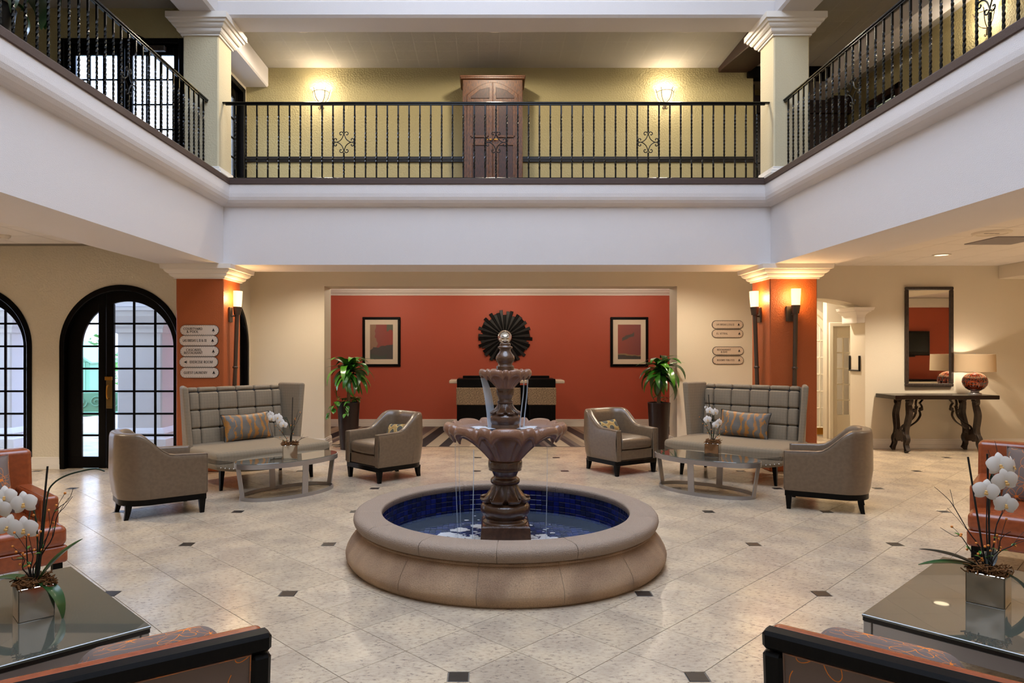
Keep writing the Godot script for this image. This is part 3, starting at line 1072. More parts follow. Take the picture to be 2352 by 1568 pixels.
func courtyard() -> void:
	struct("ground", slab(-40.0, -3.9, -0.3, -0.02, 9.5, 60.0), M.pavement, "pale paving of the courtyard outside the arched doors", "ground")
	pier(-5.62, 11.6, 0.36, 2.25, "broad grey stone pier just outside the arched double doors")
	pier(-6.05, 14.4, 0.3, 2.2, "second stone pier farther out in the courtyard")
	pier(-8.05, 11.6, 0.36, 2.25, "stone pier outside the leftmost arched door")
	struct("beam", slab(-12.0, -4.2, 2.25, 2.5, 11.2, 12.0, 0.02), M.pier_stone, "stone lintel on the courtyard piers", "beam")
	struct("wall_courtyard", slab(-30.0, -6.6, 0.0, 9.0, 24.0, 24.4), M.pale_wall, "tall pale wall on the far side of the courtyard", "wall")
	# green garden booth
	var b := thing("garden_booth", "green timber booth with pitched roof out in the courtyard", "shed", V(-10.3, 0, 17.2), 0.1)
	b.scale = Vector3.ONE * 0.76
	var st := new_st()
	box(st, Vector3(0, 0.85, 0), Vector3(1.9, 1.7, 1.6), 0.02)
	prism(st, PackedVector2Array([Vector2(-0.95, 1.7), Vector2(0.95, 1.7), Vector2(0, 2.35)]), -0.8, 0.8)
	obj("body", st, M.booth_green, b)
	for s in [-1.0, 1.0]:
		st = new_st()
		box(st, Vector3(s * 0.52, 2.04, 0), Vector3(1.32, 0.06, 1.9), 0.01, Basis(Vector3.BACK, -s * 0.6))
		obj("roof", st, M.booth_roof, b)
	obj("window", box_at(Vector3(0.3, 1.05, 0.8), Vector3(0.5, 0.6, 0.05)), M.orchid_leaf_dark, b)
	for k in 6:
		obj("board", box_at(Vector3(-0.8 + 0.32 * k, 0.85, 0.81), Vector3(0.03, 1.68, 0.02)), M.booth_roof, b)
	# wrought bench
	var w := thing("garden_bench", "pale green metal bench with curled back near the doors", "bench", V(-7.55, 0, 13.0), 0.15)
	st = new_st()
	box(st, Vector3(0, 0.38, 0), Vector3(1.2, 0.04, 0.5), 0.01)
	obj("seat", st, M.garden_green, w)
	obj("backrest", box_at(Vector3(0, 0.58, -0.26), Vector3(1.2, 0.36, 0.015), 0.005), M.garden_green, w)
	for x in [-0.55, 0.55]:
		for z in [-0.2, 0.2]:
			obj("leg", box_at(Vector3(x, 0.185, z), Vector3(0.035, 0.39, 0.035), 0.004), M.iron, w)
	for k in 4:
		st = new_st()
		tube(st, spiral(Vector3(-0.42 + 0.28 * k, 0.58, -0.24), 0.12, 1.6, 1.0 if k % 2 == 0 else -1.0), 0.012, 5)
		obj("scroll", st, M.booth_green, w)
	for k in 6:
		var t := thing("shrub", "leafy shrub in the courtyard, seen small through the arched doors", "shrub", V(-8.3 - 2.2 * k, 0, 20.0 + (k % 3) * 1.1), 0, "courtyard shrubs")
		obj("foliage", leaf_ball(0.75 + 0.1 * (k % 3), 260, 40 + k), M["leaf%d" % (k % 2)], t).set_meta("kind", "stuff")
		st = new_st()
		tube(st, [Vector3.ZERO, Vector3(0.05, 0.7, 0)], 0.05, 6)
		obj("stem", st, M.trunk, t)


func box_at(c: Vector3, s: Vector3, bev := 0.0) -> SurfaceTool:
	var st := new_st()
	box(st, c, s, bev)
	return st


func spiral(c: Vector3, r: float, turns: float, hand := 1.0, start := 0.0) -> Array:
	var out := []
	for i in 29:
		var t := i / 28.0
		var a := start + hand * t * turns * TAU
		out.append(c + Vector3(cos(a), sin(a), 0) * r * (1.0 - 0.8 * t))
	return out


func leaf_ball(r: float, n: int, sd: int) -> SurfaceTool:
	var g := RandomNumberGenerator.new()
	g.seed = sd
	var st := new_st()
	for k in n:
		var dir := Vector3(g.randfn(), g.randfn(), g.randfn()).normalized()
		var c := dir * r * sqrt(g.randf_range(0.3, 1.0)) + Vector3(0, r + 0.2, 0)
		var b := Basis.from_euler(Vector3(g.randf() * TAU, g.randf() * TAU, 0))
		var l := g.randf_range(0.09, 0.16)
		var m := c + b * Vector3(0, 0.02, 0)
		tri(st, c + b * Vector3(-l, 0, 0), c + b * Vector3(0, 0, l * 0.4), m)
		tri(st, c + b * Vector3(l, 0, 0), m, c + b * Vector3(0, 0, l * 0.4))
		tri(st, c + b * Vector3(-l, 0, 0), m, c + b * Vector3(0, 0, -l * 0.4))
		tri(st, c + b * Vector3(l, 0, 0), c + b * Vector3(0, 0, -l * 0.4), m)
	return st


# ------------------------------------------------------------------ red alcove
func alcove() -> void:
	struct("wall_alcove_back", slab(-4.4, 4.8, 0, 3.0, 14.3, 14.6), M.orange_wall, "burnt orange back wall of the alcove", "wall")
	struct("wall_alcove_left", slab(-4.4, -4.2, 0, 3.0, 11.53, 14.3), M.orange_wall, "burnt orange side wall left of the alcove", "wall")
	struct("wall_alcove_right", slab(4.38, 4.58, 0, 3.0, 11.53, 14.3), M.orange_wall, "burnt orange side wall right of the alcove", "wall")
	struct("ceiling", slab(-4.4, 4.6, 2.85, 3.0, 11.53, 14.3), M.ceiling_panel, "white ceiling of the alcove", "ceiling")
	baseboard("baseboard_alcove", "white baseboard along the orange alcove wall", V(-4.2, 0, 14.3), V(4.38, 0, 14.3), Vector3.BACK, 0.155)
	var st := new_st()
	var prof := [Vector2(0, 2.69), Vector2(0.02, 2.69), Vector2(0.02, 2.715), Vector2(0.035, 2.72), Vector2(0.07, 2.75), Vector2(0.09, 2.785), Vector2(0.12, 2.79), Vector2(0.13, 2.825), Vector2(0.15, 2.83), Vector2(0.15, 2.86)]
	for k in prof.size() - 1:
		quad(st, V(-4.2, prof[k].y, 14.3 - prof[k].x), V(4.38, prof[k].y, 14.3 - prof[k].x), V(4.38, prof[k + 1].y, 14.3 - prof[k + 1].x), V(-4.2, prof[k + 1].y, 14.3 - prof[k + 1].x))
	struct("trim_5", st, M.trim, "white crown moulding over the orange alcove wall", "trim")
	# carpet with stripes that run into the alcove
	st = new_st()
	for k in 24:
		var x0 := -4.2 + 8.58 * k / 24.0
		var x1 := -4.2 + 8.58 * (k + 1) / 24.0
		for j in 12:
			var t0 := j / 12.0
			var t1 := (j + 1) / 12.0
			var sx := func(x: float, t: float) -> float: return x / 8.58 + 0.5 + 0.03 * t * (1.0 if x > 0.3 else -1.0) * smoothstep(0.0, 0.6, absf(x - 0.3))
			var d0 := lerpf(11.28, 14.3, t0)
			var d1 := lerpf(11.28, 14.3, t1)
			if d0 < 11.5 and (x0 < -2.6 or x1 > 3.02):
				continue
			quad(st, V(x0, 0.006, d0), V(x1, 0.006, d0), V(x1, 0.006, d1), V(x0, 0.006, d1), [Vector2(sx.call(x0, t0), 0.1), Vector2(sx.call(x1, t0), 0.1), Vector2(sx.call(x1, t1), 0.9), Vector2(sx.call(x0, t1), 0.9)])
	quad(st, V(-2.5, -0.004, 11.28), V(3.0, -0.004, 11.28), V(3.0, 0.006, 11.28), V(-2.5, 0.006, 11.28))
	tag(obj("carpet", st, M.carpet), "striped brown and beige carpet filling the red alcove floor", "carpet")
	# framed prints
	for k in 2:
		var cx: float = [-2.176, 2.905][k]
		var p := thing("framed_print", ["black framed abstract print on the orange wall, left of the sunburst", "black framed abstract print on the orange wall, right of the sunburst"][k], "picture", V(cx, 1.738, 14.3), 0, "framed prints in the alcove")
		var w := 0.389
		var h := 0.509
		for e in [[Vector3(0, h - 0.027, 0.018), Vector3(2 * w, 0.054, 0.036)], [Vector3(0, -h + 0.027, 0.018), Vector3(2 * w, 0.054, 0.036)], [Vector3(-w + 0.027, 0, 0.018), Vector3(0.054, 2 * h - 0.108, 0.036)], [Vector3(w - 0.027, 0, 0.018), Vector3(0.054, 2 * h - 0.108, 0.036)]]:
			obj("frame", box_at(e[0], e[1], 0.008), M.black_wood, p)
		obj("mount", box_at(Vector3(0, 0, 0.012), Vector3(2 * w - 0.1, 2 * h - 0.1, 0.016)), M.mat_board, p)
		st = new_st()
		quad(st, Vector3(-0.235, -0.355, 0.0215), Vector3(0.235, -0.355, 0.0215), Vector3(0.235, 0.355, 0.0215), Vector3(-0.235, 0.355, 0.0215), [Vector2(0, 1), Vector2(1, 1), Vector2(1, 0), Vector2(0, 0)])
		obj("print", st, M[["art_one", "art_two"][k]], p)
		st = new_st()
		quad(st, Vector3(-w + 0.05, -h + 0.05, 0.026), Vector3(w - 0.05, -h + 0.05, 0.026), Vector3(w - 0.05, h - 0.05, 0.026), Vector3(-w + 0.05, h - 0.05, 0.026))
		obj("glazing", st, M.picture_glass, p)
	# sunburst of dark wooden slats
	var s := thing("sunburst_mirror", "round sunburst mirror of dark wooden slats on the orange wall", "mirror", V(0.35, 1.836, 14.3))
	var g := RandomNumberGenerator.new()
	g.seed = 3
	for layer in 2:
		for k in 46:
			var a := TAU * (k + 0.5 * layer) / 46.0
			var l := (0.44 + 0.1 * absf(sin(k * 1.9)) + g.randf_range(0.0, 0.03)) if layer == 0 else 0.38 + g.randf_range(0, 0.13)
			st = new_st()
			var w1 := 0.0345
			prism(st, PackedVector2Array([Vector2(-0.006, 0.11), Vector2(0.006, 0.11), Vector2(w1, l), Vector2(-w1, l)]), 0.0, 0.02 + 0.008 * (k % 3), Transform3D(Basis(Vector3.BACK, a), Vector3(0, 0, 0.012 * (1 - layer) + 0.002)), 0.004)
			obj("slat", st, [M.black_wood, M.dark_brown][(k + layer) % 2], s)
	st = new_st()
	lathe(st, [Vector2(0.0, 0.02), Vector2(0.10, 0.02), Vector2(0.10, 0.02), Vector2(0.10, 0.07), Vector2(0.14, 0.07), Vector2(0.15, 0.03)], 36)
	obj("mirror_disc", st, M.mirror, s, Transform3D(Basis(Vector3.RIGHT, PI / 2), Vector3.ZERO))
	# reception desk
	var d := thing("reception_desk", "black reception desk with textured bronze bands and pale top", "desk")
	for e in [[-0.57, 0.6], [0.76, 1.262]]:
		obj("pedestal", slab(e[0], e[1], 0.007, 0.7, 12.95, 13.5, 0.01), M.black_wood, d)
		obj("band", slab(e[0] - 0.012, e[1] + 0.012, 0.548, 0.871, 12.93, 13.5, 0.01), M.scale_panel, d)
		obj("fascia_board", slab(e[0], e[1], 0.871, 1.033, 12.94, 13.5, 0.01), M.black_wood, d)
		for x in [e[0] + 0.03, e[1] - 0.03]:
			obj("stile", slab(x - 0.03, x + 0.03, 0.007, 0.548, 12.93, 12.96, 0.006), M.black_wood, d)
	obj("back_panel", slab(0.6, 0.76, 0.007, 0.9, 13.3, 13.34), M.black_wood, d)
	obj("counter_top", slab(-0.72, 1.44, 0.945, 1.005, 13.0, 13.6, 0.012), M.counter, d)
	obj("screen_ledge", slab(-0.47, 1.17, 0.96, 1.085, 13.2, 13.24, 0.008), M.black_wood, d)


# ------------------------------------------------------------------ hall behind the arch on the right, and the wing that the mirror shows
func hall_and_annex() -> void:
	front_wall("wall_hall_back", M.cream_smooth, "warm cream wall with arched french doors beyond the right arch", 4.58, 9.0, 0, 3.2, 12.75, 0.2, [[4.96, 6.36, 1.72, 1]])
	front_wall("wall_hall_right", M.cream_smooth, "cream wall round the narrow french door beyond the arch", 6.0, 9.0, 0, 3.2, 12.32, 0.14, [[6.1, 6.78, 1.99, 0]])
	struct("wall_hall_left", slab(4.58, 4.75, 0, 3.2, 11.53, 14.5), M.cream_smooth, "cream left side of the hall beyond the arch", "wall")
	struct("wall_hall_far", slab(4.58, 9.0, 0, 3.2, 14.4, 14.6), M.cream_smooth, "cream wall of the room behind the french doors", "wall")
	struct("wall_hall_outer", slab(8.9, 9.1, 0, 3.2, 11.53, 14.5), M.cream_smooth, "outer cream wall of the hall", "wall")
	struct("ceiling", slab(4.58, 9.0, 2.9, 3.1, 11.53, 14.5), M.ceiling_panel, "white ceiling of the hall beyond the arch", "ceiling")
	# corbel under the arch
	var st := new_st()
	var pr := [Vector2(0.0, 2.0), Vector2(0.004, 2.02), Vector2(0.004, 2.09), Vector2(0.015, 2.13), Vector2(0.045, 2.165), Vector2(0.07, 2.175), Vector2(0.07, 2.19), Vector2(0.095, 2.2), Vector2(0.11, 2.24), Vector2(-0.02, 2.24)]
	for k in pr.size() - 1:
		var a: Vector2 = pr[k]
		var b: Vector2 = pr[k + 1]
		# left face looks into the opening, front face towards the lobby, right return against the wall
		quad(st, V(5.87 - a.x, a.y, 11.53), V(5.87 - a.x, a.y, 11.07 - a.x), V(5.87 - b.x, b.y, 11.07 - b.x), V(5.87 - b.x, b.y, 11.53))
		quad(st, V(5.87 - a.x, a.y, 11.07 - a.x), V(5.99 + a.x, a.y, 11.07 - a.x), V(5.99 + b.x, b.y, 11.07 - b.x), V(5.87 - b.x, b.y, 11.07 - b.x))
		quad(st, V(5.99 + a.x, a.y, 11.07 - a.x), V(5.99 + a.x, a.y, 11.08), V(5.99 + b.x, b.y, 11.08), V(5.99 + b.x, b.y, 11.07 - b.x))
	quad(st, V(5.87, 2.0, 11.53), V(6.0, 2.0, 11.53), V(6.0, 2.0, 11.07), V(5.87, 2.0, 11.07))
	struct("trim_6", st, M.trim, "white moulded corbel at the right foot of the arch", "trim")
	# wing that the mirror looks into
	struct("wall_annex", slab(9.6, 13.0, 0, 2.91, 4.1, 4.3), M.orange_wall, "orange wall of the far wing, seen in the mirror", "wall")
	struct("trim_7", slab(9.6, 13.0, 2.66, 2.91, 4.3, 4.42, 0.03), M.trim, "white crown moulding of the far wing", "trim")
	var tv := thing("television", "black flat television on the orange wall seen in the mirror", "television", V(10.75, 1.75, 4.3), PI)
	obj("casing", box_at(Vector3(0, 0, 0.05), Vector3(1.0, 0.62, 0.07), 0.012), M.black_plastic, tv)
	obj("screen", box_at(Vector3(0, 0.03, 0.088), Vector3(0.92, 0.5, 0.006)), M.screen, tv)
	obj("bracket", box_at(Vector3(0, -0.3, 0.02), Vector3(0.3, 0.1, 0.04)), M.black_plastic, tv)
	var sb := thing("sideboard", "cream sideboard with dark top under the television", "cabinet", V(10.75, 0, 4.58))
	obj("body", box_at(Vector3(0, 0.4, 0), Vector3(1.5, 0.8, 0.45), 0.01), M.white_paint, sb, Transform3D.IDENTITY)
	obj("top", box_at(Vector3(0, 0.82, 0), Vector3(1.6, 0.04, 0.52), 0.01), M.black_wood, sb)
	for k in 3:
		obj("door", box_at(Vector3(-0.5 + 0.5 * k, 0.42, -0.235), Vector3(0.46, 0.6, 0.03), 0.01), M.white_paint, sb)


# ------------------------------------------------------------------ doors and windows
# arched double door in its own axes: x across from the middle of the opening, y up, z towards the room
func arched_door(called: String, label: String, at: Vector3, yaw: float, r: float, spring: float, m: Material, split: float, cols_l: Array, cols_r: Array, rows: Array, handle := true) -> Node3D:
	var d := thing(called, label, "door", at, yaw)
	d.set_meta("kind", "structure")
	var rin := r - 0.2
	var cx := 0.046
	var ring := func(ra: float, ca: float, rb: float, cb: float, a0: float, a1: float, foot_l: bool, foot_r: bool) -> PackedVector2Array:
		var p := PackedVector2Array()
		if foot_l:
			p.append(Vector2(ca - ra, 0))
		p.append_array(arc(ca, spring, ra, a0, a1, 36))
		if foot_r:
			p.append(Vector2(ca + ra, 0))
			p.append(Vector2(cb + rb, 0))
		var q := arc(cb, spring - 0.01, rb, a1, a0, 36)
		p.append_array(q)
		if foot_l:
			p.append(Vector2(cb - rb, 0))
		return p
	var st := new_st()
	prism(st, ring.call(r + 0.004, 0.0, r - 0.062, 0.0, 180, 0, true, true), -0.12, 0.022, Transform3D.IDENTITY, 0.008)
	obj("casing", st, m, d)
	var rb := r - 0.06
	var a_out := rad_to_deg(acos(split / rb))
	st = new_st()
	var p := PackedVector2Array([Vector2(-rb, 0.0)])
	p.append_array(arc(0, spring, rb, 180, a_out, 20))
	var a_in := rad_to_deg(acos((split - cx) / rin))
	p.append_array(arc(cx, spring - 0.01, rin, a_in, 180, 20))
	p.append(Vector2(cx - rin, 0))
	prism(st, p, -0.105, -0.06, Transform3D.IDENTITY, 0.006)
	var halves := [[-rb, split - 0.004], [split + 0.004, rb]]
	var leaf_l := obj("leaf", st, m, d)
	st = new_st()
	p = PackedVector2Array([Vector2(rb, 0.0), Vector2(rb, spring)])
	p.append_array(arc(0, spring, rb, 2, a_out, 26))
	p.append_array(arc(cx, spring - 0.01, rin, a_in, 0, 26))
	p.append(Vector2(cx + rin, 0))
	prism(st, p, -0.105, -0.06, Transform3D.IDENTITY, 0.006)
	var leaf_r := obj("leaf", st, m, d)
	var stile_top := spring + sqrt(rin * rin - (split - cx) * (split - cx)) + 0.03
	var opening := PackedVector2Array([Vector2(cx - rin, 0.15)])
	opening.append_array(arc(cx, spring - 0.01, rin, 180, 0, 36))
	opening.append(Vector2(cx + rin, 0.15))
	for side in 2:
		var leaf: Node3D = [leaf_l, leaf_r][side]
		var sx := split + (-0.053 if side == 0 else 0.053)
		obj("stile", box_at(Vector3(sx, stile_top / 2, -0.082), Vector3(0.098, stile_top, 0.05), 0.006), m, leaf)
		var h: Array = halves[side]
		obj("bottom_rail", box_at(Vector3((h[0] + h[1]) / 2, 0.08, -0.082), Vector3(h[1] - h[0] - 0.02, 0.15, 0.049), 0.006), m, leaf)
		var xs: Array = [cx - rin] + cols_l + [split - 0.1] if side == 0 else [split + 0.1] + cols_r + [cx + rin]
		var ys: Array = [0.15] + rows + [spring + rin]
		for i in range(1, xs.size() - 1):
			var top := spring - 0.01 + sqrt(maxf(0.001, rin * rin - (xs[i] - cx) * (xs[i] - cx)))
			obj("muntin", box_at(Vector3(xs[i], (0.15 + top) / 2, -0.082), Vector3(0.026, top - 0.14, 0.032), 0.005), m, leaf)
		for j in range(1, ys.size() - 1):
			var hw: float = rin if ys[j] < spring - 0.01 else sqrt(maxf(0.001, rin * rin - pow(ys[j] - spring + 0.01, 2)))
			var xa := maxf(xs[0], cx - hw) - 0.01
			var xb := minf(xs[-1], cx + hw) + 0.01
			if xb > xa + 0.03:
				obj("muntin", box_at(Vector3((xa + xb) / 2, ys[j], -0.082), Vector3(xb - xa, 0.026, 0.03), 0.005), m, leaf)
		for i in xs.size() - 1:
			for j in ys.size() - 1:
				var cell := PackedVector2Array([Vector2(xs[i], ys[j]), Vector2(xs[i + 1], ys[j]), Vector2(xs[i + 1], ys[j + 1]), Vector2(xs[i], ys[j + 1])])
				for poly in Geometry2D.intersect_polygons(cell, opening):
					var ps := new_st()
					prism(ps, poly, -0.084, -0.08)
					obj("pane", ps, M.pane, leaf)
	if handle:
		obj("push_plate", box_at(Vector3(split + 0.048, 1.0, -0.05), Vector3(0.082, 0.42, 0.012), 0.004), M.brass_plate, d, Transform3D.IDENTITY)
		obj("plate_head", box_at(Vector3(split + 0.048, 1.19, -0.035), Vector3(0.09, 0.05, 0.04), 0.006), M.brass, d)
		var hs := new_st()
		tube(hs, curve([Vector3(split + 0.048, 0.93, -0.045), Vector3(split + 0.048, 0.93, 0.0), Vector3(split + 0.048, 1.01, 0.012), Vector3(split + 0.048, 1.09, 0.0), Vector3(split + 0.048, 1.09, -0.045)], 18), 0.011, 8)
		obj("pull_handle", hs, M.brass, d)
	return d


func french_leaf(d: Node3D, x0: float, x1: float, y0: float, y1: float, stile: float, bottom: float, top: float, cols: int, rows: Array, m: Material, z := -0.1) -> void:
	var st := new_st()
	box(st, Vector3(x0 + stile / 2, (y0 + y1) / 2, z), Vector3(stile, y1 - y0, 0.045), 0.006)
	box(st, Vector3(x1 - stile / 2, (y0 + y1) / 2, z), Vector3(stile, y1 - y0, 0.045), 0.006)
	box(st, Vector3((x0 + x1) / 2, y0 + bottom / 2, z), Vector3(x1 - x0 - 2 * stile, bottom, 0.044), 0.006)
	box(st, Vector3((x0 + x1) / 2, y1 - top / 2, z), Vector3(x1 - x0 - 2 * stile, top, 0.044), 0.006)
	var leaf := obj("leaf", st, m, d)
	var a := x0 + stile
	var b := x1 - stile
	for i in range(1, cols):
		var x := lerpf(a, b, float(i) / cols)
		obj("muntin", box_at(Vector3(x, (y0 + bottom + y1 - top) / 2, z), Vector3(0.022, y1 - top - y0 - bottom, 0.03), 0.005), m, leaf)
	for y in rows:
		obj("muntin", box_at(Vector3((a + b) / 2, y, z), Vector3(b - a, 0.022, 0.028), 0.005), m, leaf)
	var ys: Array = [y0 + bottom] + rows + [y1 - top]
	for i in cols:
		for j in ys.size() - 1:
			obj("pane", box_at(Vector3(lerpf(a, b, (i + 0.5) / cols), (ys[j] + ys[j + 1]) / 2, z), Vector3((b - a) / cols, ys[j + 1] - ys[j], 0.004)), M.pane, leaf)


func doors() -> void:
	var rows := [0.435, 0.721, 1.018, 1.318, 1.613, 1.913]
	arched_door("door_1", "dark arched double door beside the left orange column, brass push plate", V(-4.81, 0, 9.15), 0, 0.806, 1.61, M.black_wood, -0.235, [], [0.126, 0.406], rows)
	arched_door("door_2", "leftmost dark arched door, cut by the photo's edge", V(-6.794, 0, 9.15), 0, 0.806, 1.61, M.black_wood, -0.235, [], [0.126, 0.406], rows)
	arched_door("door_3", "dark arched door half hidden behind the left orange column", V(-3.77, 0, 10.21), PI / 2, 0.74, 1.61, M.black_wood, -0.05, [-0.26], [0.2], rows, false)
	var g := thing("door_4", "dark glazed double doors to the left gallery, under a door closer", "door", V(-4.81, 3.74, 9.15))
	g.set_meta("kind", "structure")
	for e in [[Vector3(-0.79, 0.955, -0.09), Vector3(0.08, 1.93, 0.2)], [Vector3(0.79, 0.955, -0.09), Vector3(0.08, 1.93, 0.2)], [Vector3(0, 1.885, -0.09), Vector3(1.5, 0.07, 0.2)]]:
		obj("frame", box_at(e[0], e[1], 0.01), M.black_wood, g)
	french_leaf(g, -0.75, -0.003, 0.0, 1.85, 0.1, 0.2, 0.12, 3, [0.42, 0.75, 1.08, 1.41], M.black_wood)
	french_leaf(g, 0.003, 0.75, 0.0, 1.85, 0.1, 0.2, 0.12, 3, [0.42, 0.75, 1.08, 1.41], M.black_wood)
	obj("door_closer", box_at(Vector3(0.42, 1.79, -0.02), Vector3(0.3, 0.07, 0.06), 0.008), M.mirror_frame, g)
	var st := new_st()
	bar(st, Vector3(0.42, 1.85, 0.0), Vector3(0.12, 1.98, 0.12), 0.02, 0.012)
	obj("closer_arm", st, M.iron, g)
	obj("handle", box_at(Vector3(-0.04, 0.98, -0.06), Vector3(0.04, 0.16, 0.03), 0.006), M.brass, g)
	var w := thing("door_5", "dark glazed door in the far left gallery corner, seen edge on", "door", V(-3.84, 3.74, 10.25), PI / 2)
	w.set_meta("kind", "structure")
	for e in [[Vector3(-0.715, 0.96, -0.08), Vector3(0.08, 1.96, 0.2)], [Vector3(0.715, 0.96, -0.08), Vector3(0.08, 1.96, 0.2)], [Vector3(0, 1.9, -0.08), Vector3(1.35, 0.08, 0.2)]]:
		obj("frame", box_at(e[0], e[1], 0.01), M.black_wood, w)
	french_leaf(w, -0.675, 0.675, 0.0, 1.86, 0.12, 0.2, 0.13, 4, [0.5, 0.8, 1.1, 1.4], M.black_wood)
	# white doors beyond the right arch
	arched_door("door_6", "white arched french door beyond the right arch, brass kick plate", V(5.66, 0, 12.75), 0, 0.7, 1.72, M.white_paint, -0.1, [-0.28], [0.14, 0.3, 0.46], [0.5, 0.81, 1.12, 1.43, 1.74], false)
	tag(obj("kick_plate", slab(5.68, 6.2, 0.02, 0.14, 12.795, 12.806), M.brass, get_node("door_6"), Transform3D(Basis.IDENTITY, -V(5.66, 0, 12.75))), "brass kick plate", "plate").remove_meta("category")
	var n := thing("door_7", "narrow white french door right of the arched one, square white casing", "door", V(6.44, 0, 12.32))
	n.set_meta("kind", "structure")
	for e in [[Vector3(-0.37, 1.0, 0.01), Vector3(0.07, 2.0, 0.03)], [Vector3(0.37, 1.0, 0.01), Vector3(0.07, 2.0, 0.03)], [Vector3(0, 2.02, 0.01), Vector3(0.81, 0.07, 0.03)]]:
		obj("casing", box_at(e[0], e[1], 0.008), M.white_paint, n)
	french_leaf(n, -0.335, 0.335, 0.0, 1.985, 0.1, 0.42, 0.2, 4, [0.68, 0.96, 1.24, 1.52], M.white_paint, -0.07)


# ------------------------------------------------------------------ wrought iron
func twisted_bar(h: float, side: float, turns: float) -> SurfaceTool:
	var st := new_st()
	var n := 40
	var ring := []
	for i in n + 1:
		var t := i / float(n)
		var tw := turns * TAU * clampf((t - 0.13) / 0.74, 0, 1)
		var r := []
		for k in 4:
			var a := tw + PI / 4 + k * PI / 2
			r.append(Vector3(cos(a) * side * 0.707, h * t, -sin(a) * side * 0.707))
		ring.append(r)
	for i in n:
		for k in 4:
			var j := (k + 1) % 4
			quad(st, ring[i][k], ring[i][j], ring[i + 1][j], ring[i + 1][k])
	return st


func scroll_ornament() -> SurfaceTool:
	# four S-curves round a diamond, each end rolled into a small volute
	var st := new_st()
	for q in 4:
		var sx := 1.0 if q % 2 == 0 else -1.0
		var sy := 1.0 if q < 2 else -1.0
		var pts := []
		for e in [[34, 106], [36, 97], [50, 100], [56, 118], [42, 135], [20, 133], [3, 112], [6, 95], [28, 45], [68, 10], [107, -1], [130, 12], [130, 38], [110, 50], [95, 36], [104, 26]]:
			pts.append(Vector3(sx * e[0] * 0.001, sy * e[1] * 0.001, 0))
		tube(st, curve(pts, 60), 0.0062, 5)
	return st


func railing(label: String, at: Vector3, yaw: float, length: float, first: float, count: int, ornaments: Array, left_over: float, right_over: float, foot: float) -> void:
	var r := thing("railing", label, "railing", at, yaw, "wrought iron gallery railings")
	var h := 1.0
	var st := new_st()
	box(st, Vector3((length + right_over - left_over) / 2, h, 0), Vector3(length + left_over + right_over, 0.022, 0.055), 0.006)
	box(st, Vector3(length / 2, h - 0.02, 0), Vector3(length, 0.018, 0.03), 0.003)
	obj("top_rail", st, M.iron, r)
	obj("bottom_rail", box_at(Vector3(length / 2, 0.0, 0), Vector3(length, 0.026, 0.04), 0.005), M.iron, r)
	var full := twisted_bar(h - 0.03, 0.019, 4.0).commit()
	var stub := twisted_bar(0.36, 0.019, 1.5).commit()
	var orn := scroll_ornament().commit()
	for k in count:
		var x := first + 0.1438 * k
		if ornaments.has(k):
			obj("baluster", stub, M.iron, r, xf(Vector3(x, h - 0.385, 0)))
			obj("baluster", stub, M.iron, r, Transform3D(Basis.from_scale(Vector3(1, 0.96, 1)), Vector3(x, 0.0, 0)))
			obj("scroll_ornament", orn, M.iron, r, xf(Vector3(x, 0.4825, 0)))
		else:
			obj("baluster", full, M.iron, r, xf(Vector3(x, 0, 0)))
	for e in [[0.0, 1.0], [length, -1.0]]:
		st = new_st()
		tube(st, curve([Vector3(e[0] - 0.12 * e[1], h - 0.01, 0), Vector3(e[0] - 0.13 * e[1], h - 0.04, 0), Vector3(e[0] - 0.11 * e[1], h - 0.06, 0), Vector3(e[0] - 0.095 * e[1], h - 0.045, 0)], 10), 0.009, 6)
		if (left_over if e[0] == 0.0 else right_over) > 0.05:
			obj("rail_scroll", st, M.iron, r)
	for k in ceili(length / 1.6) + 1:
		var x := minf(length, k * 1.6)
		obj("foot", box_at(Vector3(x, -foot / 2 - 0.012, 0), Vector3(0.03, foot - 0.0, 0.03)), M.iron, r)


